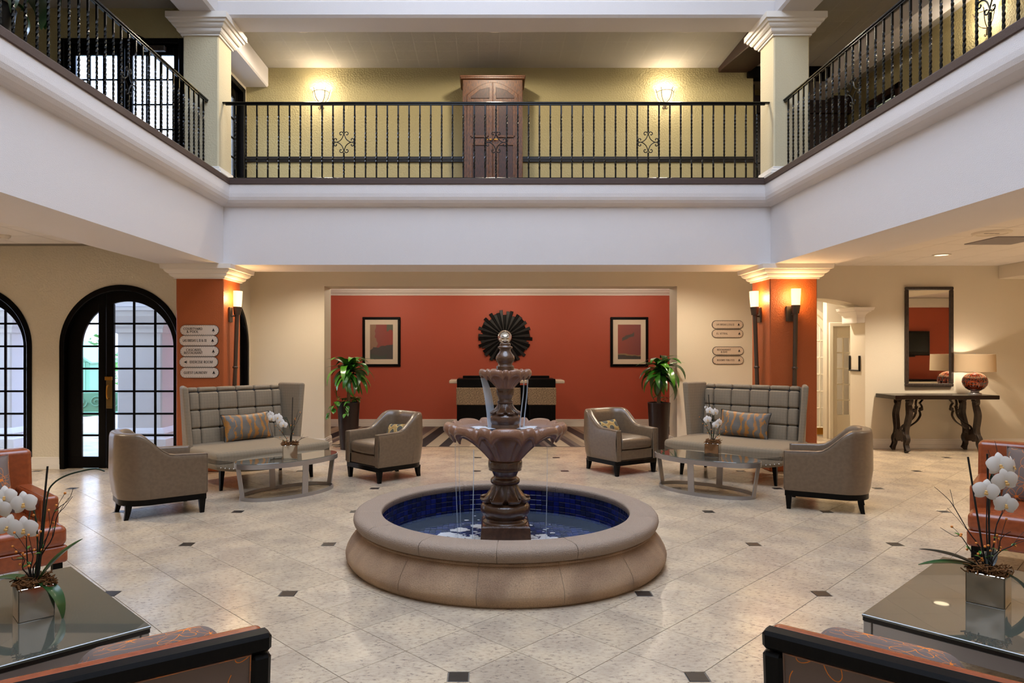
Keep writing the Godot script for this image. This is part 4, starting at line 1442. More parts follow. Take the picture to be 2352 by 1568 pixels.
func railings() -> void:
	railing("black twisted-bar iron railing of the far gallery, facing us", V(-3.47, 3.83, 9.22), 0, 7.14, 0.13, 49, [10, 24, 38], 0.14, 0.14, 0.09)
	railing("black twisted-bar iron railing along the left gallery", V(-3.655, 3.81, 9.06), -PI / 2, 12.0, 0.1, 83, [13, 27, 41, 55], 0.0, 0.0, 0.07)
	railing("black twisted-bar iron railing along the right gallery", V(3.868, 3.81, 9.06), -PI / 2, 12.0, 0.1, 83, [11, 25, 39, 53], 0.0, 0.0, 0.07)
	# tall cupboard at the gallery wall
	var a := thing("armoire", "carved brown wooden armoire standing against the olive gallery wall", "armoire", V(0.077, 3.73, 10.83))
	obj("body", box_at(Vector3(0, 1.0, 0), Vector3(0.92, 2.0, 0.42), 0.012), M.armoire_wood, a)
	var st := new_st()
	for e in [[2.0, 0.955, 0.45], [1.975, 0.94, 0.44]]:
		box(st, Vector3(0, e[0], 0), Vector3(e[1] + 0.05, 0.035, e[2] + 0.04), 0.01)
	obj("cornice", st, M.armoire_wood, a)
	obj("plinth", box_at(Vector3(0, 0.1, 0.0), Vector3(0.95, 0.16, 0.445), 0.01), M.armoire_wood, a)
	for s in [-1.0, 1.0]:
		var p := PackedVector2Array([Vector2(s * 0.004, 0.24), Vector2(s * 0.39, 0.24), Vector2(s * 0.39, 1.72)])
		for i in 9:
			var t := i / 8.0
			p.append(Vector2(s * lerpf(0.39, 0.004, t), 1.72 + 0.19 * sin(t * PI / 2)))
		st = new_st()
		prism(st, p, 0.205, 0.235, Transform3D.IDENTITY, 0.006)
		var door := obj("door", st, M.armoire_wood, a)
		for e in [[0.3, 0.96], [1.08, 1.58]]:
			var f := new_st()
			var w := 0.125
			for k in 4:
				var q := [[-w, e[0]], [w, e[0]], [w, e[1]], [-w, e[1]]]
				var A := Vector3(q[k][0] + s * 0.2, q[k][1], 0.242)
				var B := Vector3(q[(k + 1) % 4][0] + s * 0.2, q[(k + 1) % 4][1], 0.242)
				bar(f, A, B, 0.035, 0.022, Vector3.BACK, 0.007)
			obj("panel_frame", f, M.armoire_wood, door)
			if e[1] - e[0] > 0.2:
				obj("panel", box_at(Vector3(s * 0.2, (e[0] + e[1]) / 2, 0.236), Vector3(2 * w - 0.03, e[1] - e[0] - 0.03, 0.01)), M.armoire_panel, door)
		var top := new_st()
		prism(top, PackedVector2Array([Vector2(s * 0.05, 1.66), Vector2(s * 0.33, 1.66), Vector2(s * 0.33, 1.69), Vector2(s * 0.2, 1.79), Vector2(s * 0.05, 1.83)]), 0.23, 0.243, Transform3D.IDENTITY, 0.004)
		obj("panel", top, M.armoire_panel, door)
		var kn := new_st()
		tube(kn, [Vector3(s * 0.03, 1.03, 0.235), Vector3(s * 0.03, 1.03, 0.262)], 0.012, 8)
		box(kn, Vector3(s * 0.055, 1.03, 0.266), Vector3(0.07, 0.016, 0.012), 0.005)
		obj("handle", kn, M.brass, door)


# ------------------------------------------------------------------ lamps
const WARM := Color(1.0, 0.82, 0.56)
const WARM_WHITE := Color(1.0, 0.935, 0.84)


func bowl_sconce(label: String, at: Vector3, yaw: float) -> void:
	var s := thing("wall_sconce", label, "lamp", at, yaw, "gallery wall sconces")
	var prof := [Vector2(0.004, 0.0), Vector2(0.04, 0.008), Vector2(0.075, 0.03), Vector2(0.1, 0.065), Vector2(0.118, 0.11), Vector2(0.128, 0.165)]
	var st := new_st()
	lathe(st, prof, 24, Vector3(0, 0, 0.012), null, -PI / 2, PI / 2)
	obj("shade", st, M.shade_glow, s)
	for k in 4:
		var a := deg_to_rad([-84.0, -38.0, 38.0, 84.0][k])
		var pts := [Vector3(0, -0.014, 0.02)]
		for p in prof.slice(1):
			pts.append(Vector3(sin(a) * (p.x + 0.007), p.y - 0.006, cos(a) * (p.x + 0.007) + 0.012))
		pts.append(Vector3(sin(a) * 0.146, 0.19, cos(a) * 0.146 + 0.012))
		pts.append(Vector3(sin(a) * 0.158, 0.2, cos(a) * 0.158 + 0.012))
		st = new_st()
		tube(st, curve(pts, 20), 0.0055, 6)
		obj("strap", st, M.iron_grey, s)
	st = new_st()
	var ring := []
	for i in 21:
		var a := -PI / 2 + PI * i / 20.0
		ring.append(Vector3(sin(a) * 0.131, 0.158, cos(a) * 0.131 + 0.012))
	tube(st, ring, 0.005, 6)
	obj("rim", st, M.iron_grey, s)
	for sg in [-1.0, 1.0]:
		st = new_st()
		tube(st, curve([Vector3(sg * 0.004, -0.01, 0.025), Vector3(sg * 0.008, -0.06, 0.022), Vector3(sg * 0.014, -0.095, 0.022), Vector3(sg * 0.03, -0.105, 0.022), Vector3(sg * 0.043, -0.09, 0.022), Vector3(sg * 0.034, -0.075, 0.022)], 18), 0.006, 6)
		obj("scroll", st, M.iron_grey, s)
	obj("back_plate", box_at(Vector3(0, -0.03, 0.006), Vector3(0.05, 0.12, 0.012), 0.003), M.iron_grey, s)
	omni(Vector3(0, 0.115, 0.09), WARM_WHITE, 0.75, 0.06, s)


func torch(label: String, at: Vector3, yaw: float) -> void:
	var s := thing("torch_sconce", label, "lamp", at, yaw, "bronze torch sconces on the orange columns")
	var lean := Basis(Vector3.RIGHT, 0.035)
	var c := Vector3(0, 0, 0.088)
	var st := new_st()
	lathe(st, [Vector2(0.05, 0.0), Vector2(0.056, 0.1), Vector2(0.059, 0.213), Vector2(0.059, 0.213), Vector2(0.0, 0.213)], 20)
	obj("shade", st, M.torch_glow, s, Transform3D(lean, c))
	st = new_st()
	lathe(st, [Vector2(0.0, -0.102), Vector2(0.042, -0.102), Vector2(0.042, -0.102), Vector2(0.056, -0.005), Vector2(0.057, 0.004), Vector2(0.05, 0.006)], 20)
	obj("cup", st, M.bronze, s, Transform3D(lean, c))
	st = new_st()
	lathe(st, [Vector2(0.03, -1.3), Vector2(0.026, -0.8), Vector2(0.026, -0.8), Vector2(0.029, -0.1)], 16)
	lathe(st, [Vector2(0.0, -1.3), Vector2(0.03, -1.3)], 16)
	obj("pole", st, M.bronze, s, Transform3D(lean, c))
	st = new_st()
	lathe(st, [Vector2(0.027, -0.81), Vector2(0.034, -0.808), Vector2(0.036, -0.795), Vector2(0.034, -0.782), Vector2(0.027, -0.78)], 16)
	obj("collar", st, M.bronze, s, Transform3D(lean, c))
	obj("back_plate", box_at(Vector3(-0.035, -0.1, 0.011), Vector3(0.115, 0.2, 0.022), 0.006), M.bronze, s)
	st = new_st()
	tube(st, [Vector3(-0.02, -0.115, 0.02), Vector3(0.0, -0.115, 0.075)], 0.012, 8)
	obj("arm", st, M.bronze, s)
	omni(c + Vector3(0, 0.12, 0), WARM, 0.36, 0.045, s)


func downlight(label: String, at: Vector3, energy: float, angle := 62.0, r := 0.093, edge := 0.8) -> void:
	var s := thing("ceiling_light", label, "lamp", at, 0.0, "recessed ceiling lights")
	var st := new_st()
	lathe(st, [Vector2(r + 0.022, 0.004), Vector2(r + 0.024, -0.006), Vector2(r + 0.008, -0.012), Vector2(r, -0.006), Vector2(r - 0.006, 0.004)], 28)
	obj("trim_ring", st, M.plastic_white, s)
	st = new_st()
	for k in 28:
		tri(st, Vector3(0, -0.003, 0), Vector3(sin(TAU * (k + 1) / 28.0), 0, cos(TAU * (k + 1) / 28.0)) * r + Vector3(0, -0.003, 0), Vector3(sin(TAU * k / 28.0), 0, cos(TAU * k / 28.0)) * r + Vector3(0, -0.003, 0))
	obj("lens", st, M.lens_glow, s)
	spot(at + Vector3(0, -0.03, 0), Vector3.DOWN, WARM_WHITE, energy, angle, 0.07, edge)


func lamps() -> void:
	bowl_sconce("bowl sconce glowing left of the armoire on the olive wall", V(-2.64, 5.49, 11.07), 0)
	bowl_sconce("bowl sconce glowing right of the armoire on the olive wall", V(2.815, 5.495, 11.07), 0)
	bowl_sconce("bowl sconce on the right gallery's side wall, above an oval sign", V(6.2, 5.56, 8.62), -PI / 2)
	for k in 2:
		bowl_sconce("bowl sconce on the right gallery wall beyond the picture, %s of two" % ["farther", "nearer"][k], V(6.2, 5.56, [4.6, 0.6][k]), -PI / 2)
	torch("bronze torch sconce on the left orange column, above the sofa", V(-3.396, 2.13, 9.21), PI / 2)
	torch("bronze torch sconce on the inner face of the right orange column", V(3.628, 2.13, 9.24), -PI / 2)
	torch("bronze torch sconce on the front face of the right orange column", V(3.92, 2.13, 8.95), 0)
	var where := ["first", "second", "third", "fourth", "fifth", "sixth", "seventh", "eighth", "ninth"]
	downlight("lit round ceiling light above the console table mirror", V(6.385, 2.904, 9.8), 9.0)
	var pts := [[-5.6, 6.6], [-8.6, 6.6], [-6.2, 2.2], [6.2, 6.2], [9.3, 7.6], [6.4, 2.0], [11.4, 7.6], [9.3, 3.0]]
	for k in pts.size():
		downlight("recessed light beyond the picture, %s ceiling light under the %s gallery" % [where[k if k < 3 else k - 3], "left" if k < 3 else "right"], V(pts[k][0], 2.904, pts[k][1]), 11.0)
	for k in 3:
		downlight("recessed light hidden behind the far gallery beam, above the %s of the alcove opening" % ["left", "middle", "right"][k], V([-2.6, 0.2, 3.0][k], 2.908, 10.05), 3.4, 75.0)
	for k in 3:
		var dl := thing("ceiling_light", "dome light on the alcove ceiling before the %s" % ["left print", "sunburst", "right print"][k], "lamp", V([-2.18, 0.35, 2.9][k], 2.849, 12.7), 0.0, "alcove dome lights")
		var ds := new_st()
		lathe(ds, [Vector2(0.0, -0.085), Vector2(0.05, -0.078), Vector2(0.09, -0.055), Vector2(0.11, -0.015)], 24)
		obj("dome", ds, M.lens_glow, dl)
		ds = new_st()
		lathe(ds, [Vector2(0.108, -0.02), Vector2(0.122, -0.018), Vector2(0.125, 0.0)], 24)
		obj("rim", ds, M.plastic_white, dl)
		omni(Vector3(0, -0.06, 0), WARM_WHITE, 0.95, 0.06, dl)
	for k in 3:
		downlight("recessed light over the far gallery, hidden behind its beam, at the %s" % ["left", "middle", "right"][k], V([-2.6, 0.1, 2.8][k], 6.045, 9.72), 2.4, 88.0, 0.093, 0.25)
	downlight("recessed light in the hall beyond the right arch", V(5.3, 2.89, 12.1), 5.0, 80.0)
	downlight("recessed light in the room behind the white doors", V(6.2, 2.89, 13.6), 5.0, 80.0)
	var sp := thing("ceiling_speaker", "round white speaker in the right ceiling panels", "speaker", V(5.76, 2.905, 7.96))
	var st := new_st()
	lathe(st, [Vector2(0.0, -0.012), Vector2(0.15, -0.012), Vector2(0.15, -0.012), Vector2(0.155, -0.022), Vector2(0.185, -0.02), Vector2(0.196, 0.0)], 36)
	obj("grille", st, M.plastic_white, sp)
	for k in 3:
		obj("slot", box_at(Vector3(-0.06 + 0.06 * k, -0.0135, 0), Vector3(0.045, 0.004, 0.02)), M.vent_grey, sp)
	tag(obj("ceiling_vent", slab(6.035, 6.625, 2.896, 2.912, 8.235, 8.825, 0.003), M.vent_grey), "grey square vent panel in the right ceiling", "vent")
	var sd := thing("smoke_detector", "white smoke detector under the left gallery ceiling", "detector", V(-5.66, 2.905, 8.15))
	st = new_st()
	lathe(st, [Vector2(0.0, -0.05), Vector2(0.04, -0.05), Vector2(0.05, -0.04), Vector2(0.05, -0.03), Vector2(0.068, -0.025), Vector2(0.072, 0.0)], 24)
	obj("case", st, M.plastic_white, sd)


# ------------------------------------------------------------------ fountain
func petal_bowl(R: float, y_top: float, y_lip: float, y_bot: float, r_stem: float, shift: float) -> SurfaceTool:
	var st := new_st()
	var s := R / 0.462
	var dl := y_top - y_lip
	var prof := [
		Vector2(R - 0.13 * s, y_top - 0.045), Vector2(R - 0.075 * s, y_top - 0.03), Vector2(R - 0.045 * s, y_top - 0.008), Vector2(R - 0.022 * s, y_top),
		Vector2(R - 0.005 * s, y_top - 0.12 * dl), Vector2(R + 0.004 * s, y_top - 0.32 * dl), Vector2(R + 0.002 * s, y_top - 0.55 * dl), Vector2(R - 0.01 * s, y_top - 0.8 * dl), Vector2(R - 0.026 * s, y_lip), Vector2(R - 0.042 * s, y_lip - 0.002), Vector2(R - 0.055 * s, y_lip + 0.012 * s), Vector2(R - 0.075 * s, y_lip + 0.035 * s)]
	for i in 9:
		var t := (i + 1) / 9.0
		prof.append(Vector2(lerpf(R - 0.075 * s, r_stem, pow(t, 0.75)), lerpf(y_lip + 0.035 * s, y_bot, pow(t, 1.15))))
	lathe(st, prof, 192, Vector3.ZERO, func(a: float, r: float, y: float) -> Vector2:
		var d := absf(wrapf(rad_to_deg(a) + shift, -22.5, 22.5))
		var t := d / 15.6
		var amp := 1.0
		if d > 15.6:
			t = (22.5 - d) / 6.9
			amp = 0.55
		var dome := 1.0 - t * t
		var seam := pow(t, 7.0)
		var out := clampf((r - (R - 0.07 * s)) / (0.03 * s), 0, 1)
		var rr := r
		var yy := y
		rr += out * s * (0.026 * dome * amp - 0.034 * seam - (0.012 if amp < 1 else 0.004))
		yy += out * (0.014 * dome - 0.016 * seam) * s
		if y < y_top - 0.45 * dl and r > R - 0.077 * s and y > y_lip - 0.01:
			yy += clampf((y_top - 0.45 * dl - y) / (0.5 * dl), 0, 1) * (0.5 * dl) * dome * (0.85 if amp == 1.0 else 0.7)
		elif r <= R - 0.077 * s and y < y_top - 0.5 * dl:
			var w := clampf((r - r_stem) / (R - 0.075 * s - r_stem), 0, 1)
			rr -= 0.045 * s * dome * amp * sin(w * PI)
			yy += 0.4 * dl * dome * w * w
		return Vector2(rr, yy))
	return st


func fountain() -> void:
	var f := thing("fountain", "tiered brown stone fountain standing in a round cantera basin", "fountain", V(0.135, 0, 5.354))
	var n := 14
	for k in n:
		var a0 := TAU * (k + 0.62) / n + 0.0013
		var a1 := TAU * (k + 1.62) / n - 0.0013
		var st := new_st()
		lathe(st, [Vector2(1.165, 0.0), Vector2(1.183, 0.02), Vector2(1.2, 0.05), Vector2(1.203, 0.075), Vector2(1.193, 0.108), Vector2(1.172, 0.145), Vector2(1.143, 0.182), Vector2(1.113, 0.214), Vector2(1.095, 0.232), Vector2(1.095, 0.232), Vector2(1.105, 0.235), Vector2(1.109, 0.243), Vector2(1.104, 0.251), Vector2(1.09, 0.253)], 10, Vector3.ZERO, null, a0, a1)
		obj("basin_stone", st, M.cantera, f)
		st = new_st()
		lathe(st, [Vector2(1.085, 0.252), Vector2(1.11, 0.256), Vector2(1.13, 0.268), Vector2(1.142, 0.288), Vector2(1.147, 0.308), Vector2(1.144, 0.328), Vector2(1.133, 0.343), Vector2(1.115, 0.352), Vector2(1.09, 0.355), Vector2(0.96, 0.355), Vector2(0.946, 0.353), Vector2(0.938, 0.346), Vector2(0.936, 0.336), Vector2(0.938, 0.3), Vector2(0.96, 0.298)], 10, Vector3.ZERO, null, a0 + 0.1, a1 + 0.1)
		obj("coping_stone", st, M.cantera_top, f)
	var st := new_st()
	lathe(st, [Vector2(1.16, 0.0), Vector2(1.194, 0.05), Vector2(1.196, 0.075), Vector2(1.168, 0.143), Vector2(1.086, 0.236), Vector2(1.1, 0.26), Vector2(1.13, 0.3), Vector2(1.1, 0.348), Vector2(0.97, 0.349), Vector2(0.95, 0.33)], 96)
	obj("mortar", st, M.mortar_tan, f)
	st = new_st()
	lathe(st, [Vector2(0.95, 0.33), Vector2(0.951, 0.02), Vector2(0.951, 0.02), Vector2(0.0, 0.02)], 96)
	obj("basin_bed", st, M.pool_bed, f)
	# glazed lining tiles
	var tm := box_at(Vector3.ZERO, Vector3(0.0515, 0.039, 0.008), 0.0016).commit()
	var rest := [new_st(), new_st(), new_st()]
	var g := RandomNumberGenerator.new()
	g.seed = 17
	for c in 108:
		var a := TAU * c / 108.0
		for r in 5:
			var t := Transform3D(Basis(Vector3.UP, a), Vector3(sin(a) * 0.947, 0.2815 - 0.0425 * r, cos(a) * 0.947))
			var k := g.randi() % 3
			if absf(a - PI) < deg_to_rad(98.0):
				obj("tile", tm, M["blue_tile%d" % k], f, t)
			else:
				rest[k].append_from(tm, 0, t)
	for i in range(-19, 20):
		for j in range(-19, 20):
			if Vector2(i, j).length() * 0.05 < 0.92:
				rest[g.randi() % 3].append_from(tm, 0, Transform3D(Basis(Vector3.RIGHT, -PI / 2).scaled(Vector3(0.93, 1, 1.2)), Vector3(i * 0.05, 0.022, j * 0.05)))
	for k in 3:
		obj("lining_tiles", rest[k], M["blue_tile%d" % k], f).set_meta("kind", "stuff")
	# carved shaft, from plinth to ball
	st = new_st()
	square_sweep(st, 0, 0, 0.0, [Vector2(0.196, 0.02), Vector2(0.182, 0.235), Vector2(0.172, 0.245), Vector2(0.0, 0.245)])
	obj("plinth", st, M.wet_stone, f)
	var leaf := func(a: float, r: float, y: float) -> Vector2:
		var w := absf(sin(a * 4.0))
		var tip := smoothstep(0.55, 1.0, r / (0.196 if y < 0.7 else 0.125))
		return Vector2(r * (1.0 - (0.07 + 0.3 * tip) * pow(1.0 - w, 3.0)), y + 0.012 * tip * pow(1.0 - w, 2.0))
	st = new_st()
	lathe(st, [Vector2(0.172, 0.243), Vector2(0.172, 0.255), Vector2(0.155, 0.262), Vector2(0.146, 0.272), Vector2(0.15, 0.28), Vector2(0.172, 0.297), Vector2(0.188, 0.322), Vector2(0.192, 0.345), Vector2(0.186, 0.372), Vector2(0.17, 0.39), Vector2(0.155, 0.398)], 48)
	obj("pedestal", st, M.wet_stone, f)
	st = new_st()
	lathe(st, [Vector2(0.13, 0.392), Vector2(0.165, 0.396), Vector2(0.19, 0.408), Vector2(0.2, 0.424), Vector2(0.197, 0.431), Vector2(0.186, 0.427), Vector2(0.17, 0.428), Vector2(0.143, 0.455), Vector2(0.116, 0.49), Vector2(0.1, 0.52), Vector2(0.092, 0.535)], 96, Vector3.ZERO, leaf)
	obj("leaf_collar", st, M.wet_stone, f)
	st = new_st()
	lathe(st, [Vector2(0.088, 0.533), Vector2(0.105, 0.537), Vector2(0.113, 0.55), Vector2(0.112, 0.568), Vector2(0.1, 0.58), Vector2(0.09, 0.586), Vector2(0.09, 0.6), Vector2(0.104, 0.632), Vector2(0.11, 0.636), Vector2(0.126, 0.64), Vector2(0.126, 0.64), Vector2(0.126, 0.66), Vector2(0.131, 0.662), Vector2(0.131, 0.7), Vector2(0.128, 0.714), Vector2(0.115, 0.716)], 48)
	obj("neck", st, M.wet_stone, f)
	obj("lower_bowl", petal_bowl(0.452, 0.99, 0.868, 0.712, 0.12, 0.0), M.bowl_stone, f)
	st = new_st()
	lathe(st, [Vector2(0.0, 0.93), Vector2(0.2, 0.935), Vector2(0.34, 0.945), Vector2(0.4, 0.965)], 48)
	obj("bowl_bed", st, M.wet_stone, f)
	st = new_st()
	lathe(st, [Vector2(0.118, 0.93), Vector2(0.118, 0.968), Vector2(0.112, 0.976), Vector2(0.112, 0.985), Vector2(0.106, 0.99), Vector2(0.108, 0.996), Vector2(0.118, 1.008), Vector2(0.122, 1.03), Vector2(0.117, 1.052), Vector2(0.104, 1.066), Vector2(0.1, 1.07)], 48)
	obj("pedestal", st, M.wet_stone, f)
	st = new_st()
	lathe(st, [Vector2(0.09, 1.066), Vector2(0.118, 1.068), Vector2(0.125, 1.076), Vector2(0.118, 1.086), Vector2(0.092, 1.1), Vector2(0.072, 1.122), Vector2(0.06, 1.142), Vector2(0.055, 1.15)], 96, Vector3.ZERO, leaf)
	obj("leaf_collar", st, M.wet_stone, f)
	st = new_st()
	lathe(st, [Vector2(0.05, 1.147), Vector2(0.061, 1.15), Vector2(0.064, 1.16), Vector2(0.061, 1.17), Vector2(0.053, 1.175), Vector2(0.053, 1.185), Vector2(0.06, 1.208), Vector2(0.066, 1.211), Vector2(0.067, 1.225), Vector2(0.066, 1.228), Vector2(0.069, 1.23), Vector2(0.069, 1.262), Vector2(0.06, 1.266)], 40)
	obj("neck", st, M.wet_stone, f)
	obj("upper_bowl", petal_bowl(0.2, 1.405, 1.33, 1.262, 0.066, 22.5), M.bowl_stone, f)
	st = new_st()
	lathe(st, [Vector2(0.0, 1.386), Vector2(0.1, 1.386), Vector2(0.17, 1.392)], 32)
	obj("bowl_bed", st, M.wet_stone, f)
	st = new_st()
	lathe(st, [Vector2(0.069, 1.386), Vector2(0.069, 1.432), Vector2(0.067, 1.435), Vector2(0.056, 1.442), Vector2(0.054, 1.452), Vector2(0.06, 1.462), Vector2(0.07, 1.478), Vector2(0.073, 1.495), Vector2(0.069, 1.512), Vector2(0.056, 1.53), Vector2(0.045, 1.545), Vector2(0.041, 1.557), Vector2(0.043, 1.565), Vector2(0.054, 1.57), Vector2(0.057, 1.578), Vector2(0.053, 1.586), Vector2(0.042, 1.588), Vector2(0.041, 1.595), Vector2(0.042, 1.606), Vector2(0.036, 1.612), Vector2(0.0, 1.613)], 40)
	obj("finial", st, M.wet_stone, f)
	var ball := SphereMesh.new()
	ball.radius = 0.036
	ball.height = 0.072
	ball.radial_segments = 40
	ball.rings = 24
	tag(obj("mirror_ball", ball, M.chrome, self, xf(V(0.135, 1.6475, 5.354))), "small mirrored ball on top of the fountain's finial", "ornament")
	# water
	var o := Vector3(0.135, 0, -5.354)
	st = new_st()
	var w := []
	for k in 72:
		w.append(Vector3(sin(TAU * k / 72.0) * 0.9425, 0, cos(TAU * k / 72.0) * 0.9425))
	for k in 72:
		tri(st, Vector3.ZERO, w[k], w[(k + 1) % 72])
	tag(obj("pool_water", st, M.pool_water, self, xf(o + Vector3(0, 0.112, 0))), "still water in the blue tiled fountain basin", "water").set_meta("kind", "stuff")
	st = new_st()
	for k in 72:
		tri(st, Vector3.ZERO, w[k] * 0.4, w[(k + 1) % 72] * 0.4)
	tag(obj("bowl_water", st, M.pool_water, self, xf(o + Vector3(0, 0.962, 0))), "shallow water filling the fountain's lower bowl", "water").set_meta("kind", "stuff")
	st = new_st()
	for e in [[-0.27, 0.04, 0.16], [0.28, 0.05, 0.14], [-0.2, 0.28, 0.16], [0.22, 0.28, 0.15], [-0.4, 0.22, 0.1], [0.38, 0.2, 0.07], [-0.45, -0.1, 0.05], [-0.36, -0.24, 0.05], [-0.2, -0.35, 0.05]]:
		for q in 70:
			var fr: float = e[2] * sqrt(g.randf()) * g.randf_range(0.5, 1.25)
			var fa := g.randf() * TAU
			foam_patch(st, Vector3(e[0] + sin(fa) * fr * 1.2, 0.0006 * (q % 5), e[1] + cos(fa) * fr), g.randf_range(0.012, 0.03), g)
	for k in 150:
		var a := g.randf() * TAU
		var r := 0.24 + 0.56 * g.randf() * g.randf()
		foam_patch(st, Vector3(sin(a) * r, 0, cos(a) * r), g.randf_range(0.004, 0.02), g)
	tag(obj("foam", st, M.foam, self, xf(o + Vector3(0, 0.1145, 0))), "white foam on the pool round the fountain's foot", "foam").set_meta("kind", "stuff")
	st = new_st()
	for e in [[-0.15, 0.06, 0.07], [0.16, 0.05, 0.07], [-0.2, -0.03, 0.06], [0.2, -0.05, 0.05]]:
		foam_patch(st, Vector3(e[0], 0, e[1]), e[2], g)
	tag(obj("foam", st, M.foam, self, xf(o + Vector3(0, 0.9645, 0))), "white foam in the fountain's lower bowl", "foam").set_meta("kind", "stuff")
	st = new_st()
	for k in 11:
		var t := k / 10.0
		tube(st, curve([Vector3(-0.185 + 0.035 * t, 1.345, 0.05 - 0.06 * t), Vector3(-0.165 + 0.05 * t, 1.25, 0.06 - 0.07 * t), Vector3(-0.145 + 0.055 * t, 1.12, 0.065 - 0.07 * t), Vector3(-0.13 + 0.055 * t, 0.965, 0.07 - 0.07 * t)], 10), 0.0036, 5, false)
	tag(obj("water_stream", st, M.stream, self, xf(o)), "broad sheet of water falling left of the upper bowl", "water")
	for e in [["slim inner water stream falling right of the upper bowl", [0.142, 1.34, 0.04], [0.11, 0.965, 0.05], 0.005, "stream"], ["slim outer water stream falling right of the upper bowl", [0.17, 1.335, 0.03], [0.14, 0.965, 0.045], 0.005, "stream"], ["thin bright stream falling from the lower bowl's left side into the pool", [-0.235, 0.845, 0.34], [-0.245, 0.115, 0.34], 0.0035, "stream"], ["faint stream at the far left of the lower bowl", [-0.375, 0.86, 0.2], [-0.355, 0.115, 0.2], 0.004, "stream_faint"], ["fainter second stream at the far left of the lower bowl", [-0.345, 0.86, 0.24], [-0.33, 0.115, 0.24], 0.003, "stream_faint"], ["faint stream falling from the lower bowl's right side", [0.3, 0.86, 0.28], [0.29, 0.115, 0.28], 0.004, "stream_faint"]]:
		st = new_st()
		var a := Vector3(e[1][0], e[1][1], e[1][2])
		var b := Vector3(e[2][0], e[2][1], e[2][2])
		tube(st, curve([a, a.lerp(b, 0.3) + (a - b) * Vector3(0.15, 0, 0.15), a.lerp(b, 0.7), b], 10), e[3], 6, false)
		tag(obj("water_stream", st, M[e[4]], self, xf(o)), e[0], "water")


func foam_patch(st: SurfaceTool, c: Vector3, r: float, g: RandomNumberGenerator) -> void:
	var n := 26 if r > 0.03 else 8
	var p := []
	for k in n:
		var rr := r * g.randf_range(0.72, 1.1)
		p.append(c + Vector3(sin(TAU * k / n) * rr * 1.25, 0, cos(TAU * k / n) * rr))
	for k in n:
		tri(st, c + Vector3(0, r * 0.06, 0), p[k], p[(k + 1) % n])


# ------------------------------------------------------------------ seats and tables of the two lounge groups
func chair_plan(inset: float) -> Array:   # U from the left arm's front round the back to the right arm's front: [point, outward]
	var w := 0.35
	var zf := 0.36
	var zb := -0.385
	var r := 0.25
	var out := []
	for i in 9:
		out.append([Vector2(-w, lerpf(zf, zb + r, i / 9.0)), Vector2(-1, 0)])
	for i in 10:
		var a := PI + PI / 2 * i / 9.0
		out.append([Vector2(-w + r + cos(a) * r, zb + r + sin(a) * r), Vector2(cos(a), sin(a))])
	for i in range(1, 6):
		out.append([Vector2(lerpf(-w + r, w - r, i / 6.0), zb), Vector2(0, -1)])
	for i in 10:
		var a := PI * 1.5 + PI / 2 * i / 9.0
		out.append([Vector2(w - r + cos(a) * r, zb + r + sin(a) * r), Vector2(cos(a), sin(a))])
	for i in range(1, 10):
		out.append([Vector2(w, lerpf(zb + r, zf, i / 9.0)), Vector2(1, 0)])
	for e in out:
		e[0] -= e[1] * inset
	return out


func chair_height(z: float) -> float:
	return lerpf(0.572, 0.782, smoothstep(0.07, -0.26, z)) + 0.008 * smoothstep(0.36, 0.1, z)


